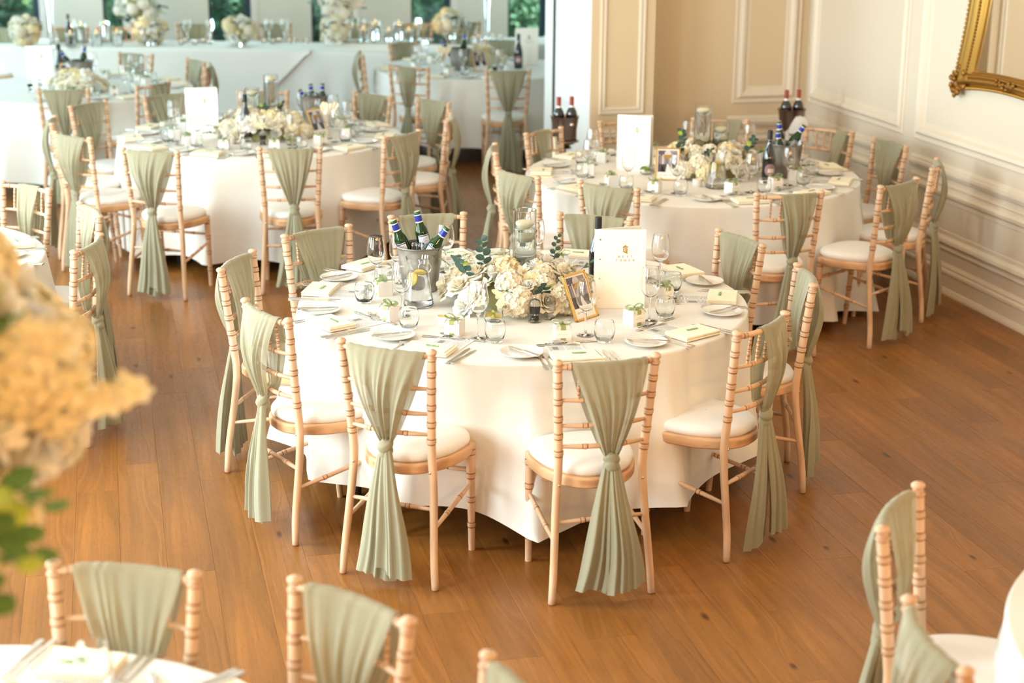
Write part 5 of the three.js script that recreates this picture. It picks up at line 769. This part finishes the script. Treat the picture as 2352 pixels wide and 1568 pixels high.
[[-3.418, -16.998], [-3.411, -17.171], [-3.276, -17.008], [-3.228, -17.183], [-3.135, -17.018], [-2.598, -17.227], [-2.502, -17.19], [-2.462, -17.323], [-2.342, -17.244], [-2.299, -17.335], [-2.167, -17.256], [-0.444, -17.642], [-0.387, -17.782], [-0.235, -17.885], [-0.154, -17.799]].forEach(([x, z], i) => put(P.tea, 'lit glass tealight on the top table, ' + ['first', 'second', 'third', 'fourth', 'fifth', 'sixth'][i < 5 ? i : i < 11 ? i - 5 : i - 11] + (i < 5 ? ' between the pedestal posy and round posy' : i < 11 ? ' between the round posy and boxed posy' : ' around the slim vase'), x, TY, z, 0, 'tealights on the top table'));
[[-5.0, -17.2], [-4.55, -17.28], [-3.42, -17.35], [-3.18, -17.36], [-2.58, -17.45], [-2.42, -17.46], [-1.74, -17.55], [-1.62, -17.6], [-1.02, -17.62], [-0.62, -17.6], [-0.50, -17.72]].forEach(([x, z], i) => put(P.wine, 'stemmed wine glass on the top table at ' + ['the far left end', 'the corner vase', 'the pale pier seat', 'the blue window seat', 'the round posy seat', 'the middle pier seat', 'the boxed posy seat', 'the candle group seat', 'the lit window seat', 'the cream posy', 'the slim vase seat'][i], x, TY, z, 0, 'wine glasses on the top table'));
[[-3.30, -17.30], [-2.50, -17.38], [-1.70, -17.45], [-0.95, -17.55]].forEach(([x, z], i) => put(P.plate, 'white side plate on the top table ' + ['by the blue window seat', 'by the round posy seat', 'by the boxed posy seat', 'by the lit window seat'][i], x, TY, z, 0, 'side plates on the top table'));
put(P.bottle, 'dark wine bottle on the top table behind lit candles', -4.53, TY, -16.88, 0); put(P.bottle, 'dark wine bottle on the end table by the last window', ab(17.2, 4.85).x, 0.744, ab(17.2, 4.85).z);
// two wine coolers on stands
function wineStand(x, z, hgt, cloth, words) {
  const t = thing('wine_stand', 'dark steel wine cooler stand ' + words, 'stand', x, 0, z);
  mesh('pole', merge([rod([[0, 0.02, 0], [0, 0.3, 0], [0, hgt - 0.2, 0]], 0.013, 10), new THREE.CylinderGeometry(0.03, 0.05, 0.03, 20).translate(0, hgt - 0.20, 0)]), M.darkSteel, t); mesh('foot', lathe([[0.0005, 0], [0.15, 0], [0.15, 0.012], [0.05, 0.03], [0.0005, 0.035]], 32), M.darkSteel, t); mesh('ring', new THREE.TorusGeometry(0.092, 0.006, 8, 36).rotateX(PI / 2).translate(0, hgt - 0.165, 0), M.darkSteel, t);
  mesh('cooler', lathe([[0.0005, hgt - 0.185], [0.066, hgt - 0.185], [0.070, hgt - 0.18], [0.088, hgt - 0.05], [0.094, hgt - 0.008], [0.101, hgt], [0.099, hgt + 0.002], [0.091, hgt - 0.008], [0.085, hgt - 0.05], [0.066, hgt - 0.175], [0.0005, hgt - 0.176]], 40), M.darkSteel, t); mesh('handle_knob', new THREE.SphereGeometry(0.014, 14, 10).translate(0.045, hgt - 0.045, 0.082), M.silver, t);
  put(P.red, 'red capped wine bottle nearer the doorway, standing in the cooler ' + words, x - 0.042, hgt - 0.178, z + 0.005, 0.2, 'red capped bottles'); put(P.red, 'red capped wine bottle nearer the mirror, standing in the cooler ' + words, x + 0.045, hgt - 0.176, z - 0.01, -0.4, 'red capped bottles');
  if (cloth) { const c = mesh('service_cloth', grid(16, 24, (u, v) => { const a = (u - 0.5) * 2, w = 0.03 + 0.062 * sin(PI * 0.5 * Math.min(1, v * 2)); return [0.045 + a * w + 0.012 * v, hgt - 0.04 - 0.31 * v, 0.098 - 0.012 * a * a * 4 * v + 0.006 * sin(5 * a + 2) * v]; }), M.napkinTwo); c.material = M.clothFar; c.position.set(x, 0, z); tag(c, 'white service cloth hanging from the cooler in the panelled corner', 'cloth'); }
}
wineStand(1.937, -11.697 + 0.28, 0.935, true, 'in the panelled corner'); wineStand(0.346, -11.101 + 0.05, 0.925, false, 'beside the white pillar');
{ const c = mesh('service_cloth', grid(12, 14, (u, v) => { const a = (u - 0.5) * 2; return [-0.075 + a * (0.02 + 0.04 * v), 0.80 - 0.20 * v, 0.06 + 0.03 * cos(a * 1.3) + 0.006 * sin(6 * a) * v]; }), M.napkinTwo); c.position.set(0.346, 0, -11.05); tag(c, 'cream service cloth hung on the cooler beside the white pillar', 'cloth'); }
// a low round cake stand and small bits on the end table
put(P.tub, 'small candle tub on the end table by the last window', ab(17.3, 4.6).x, 0.744, ab(17.3, 4.6).z);

scene.traverse((o) => { if (o.isLight && o.isPointLight) { o.castShadow = true; o.shadow.radius = 0.4; } });
renderer.render(scene, camera);
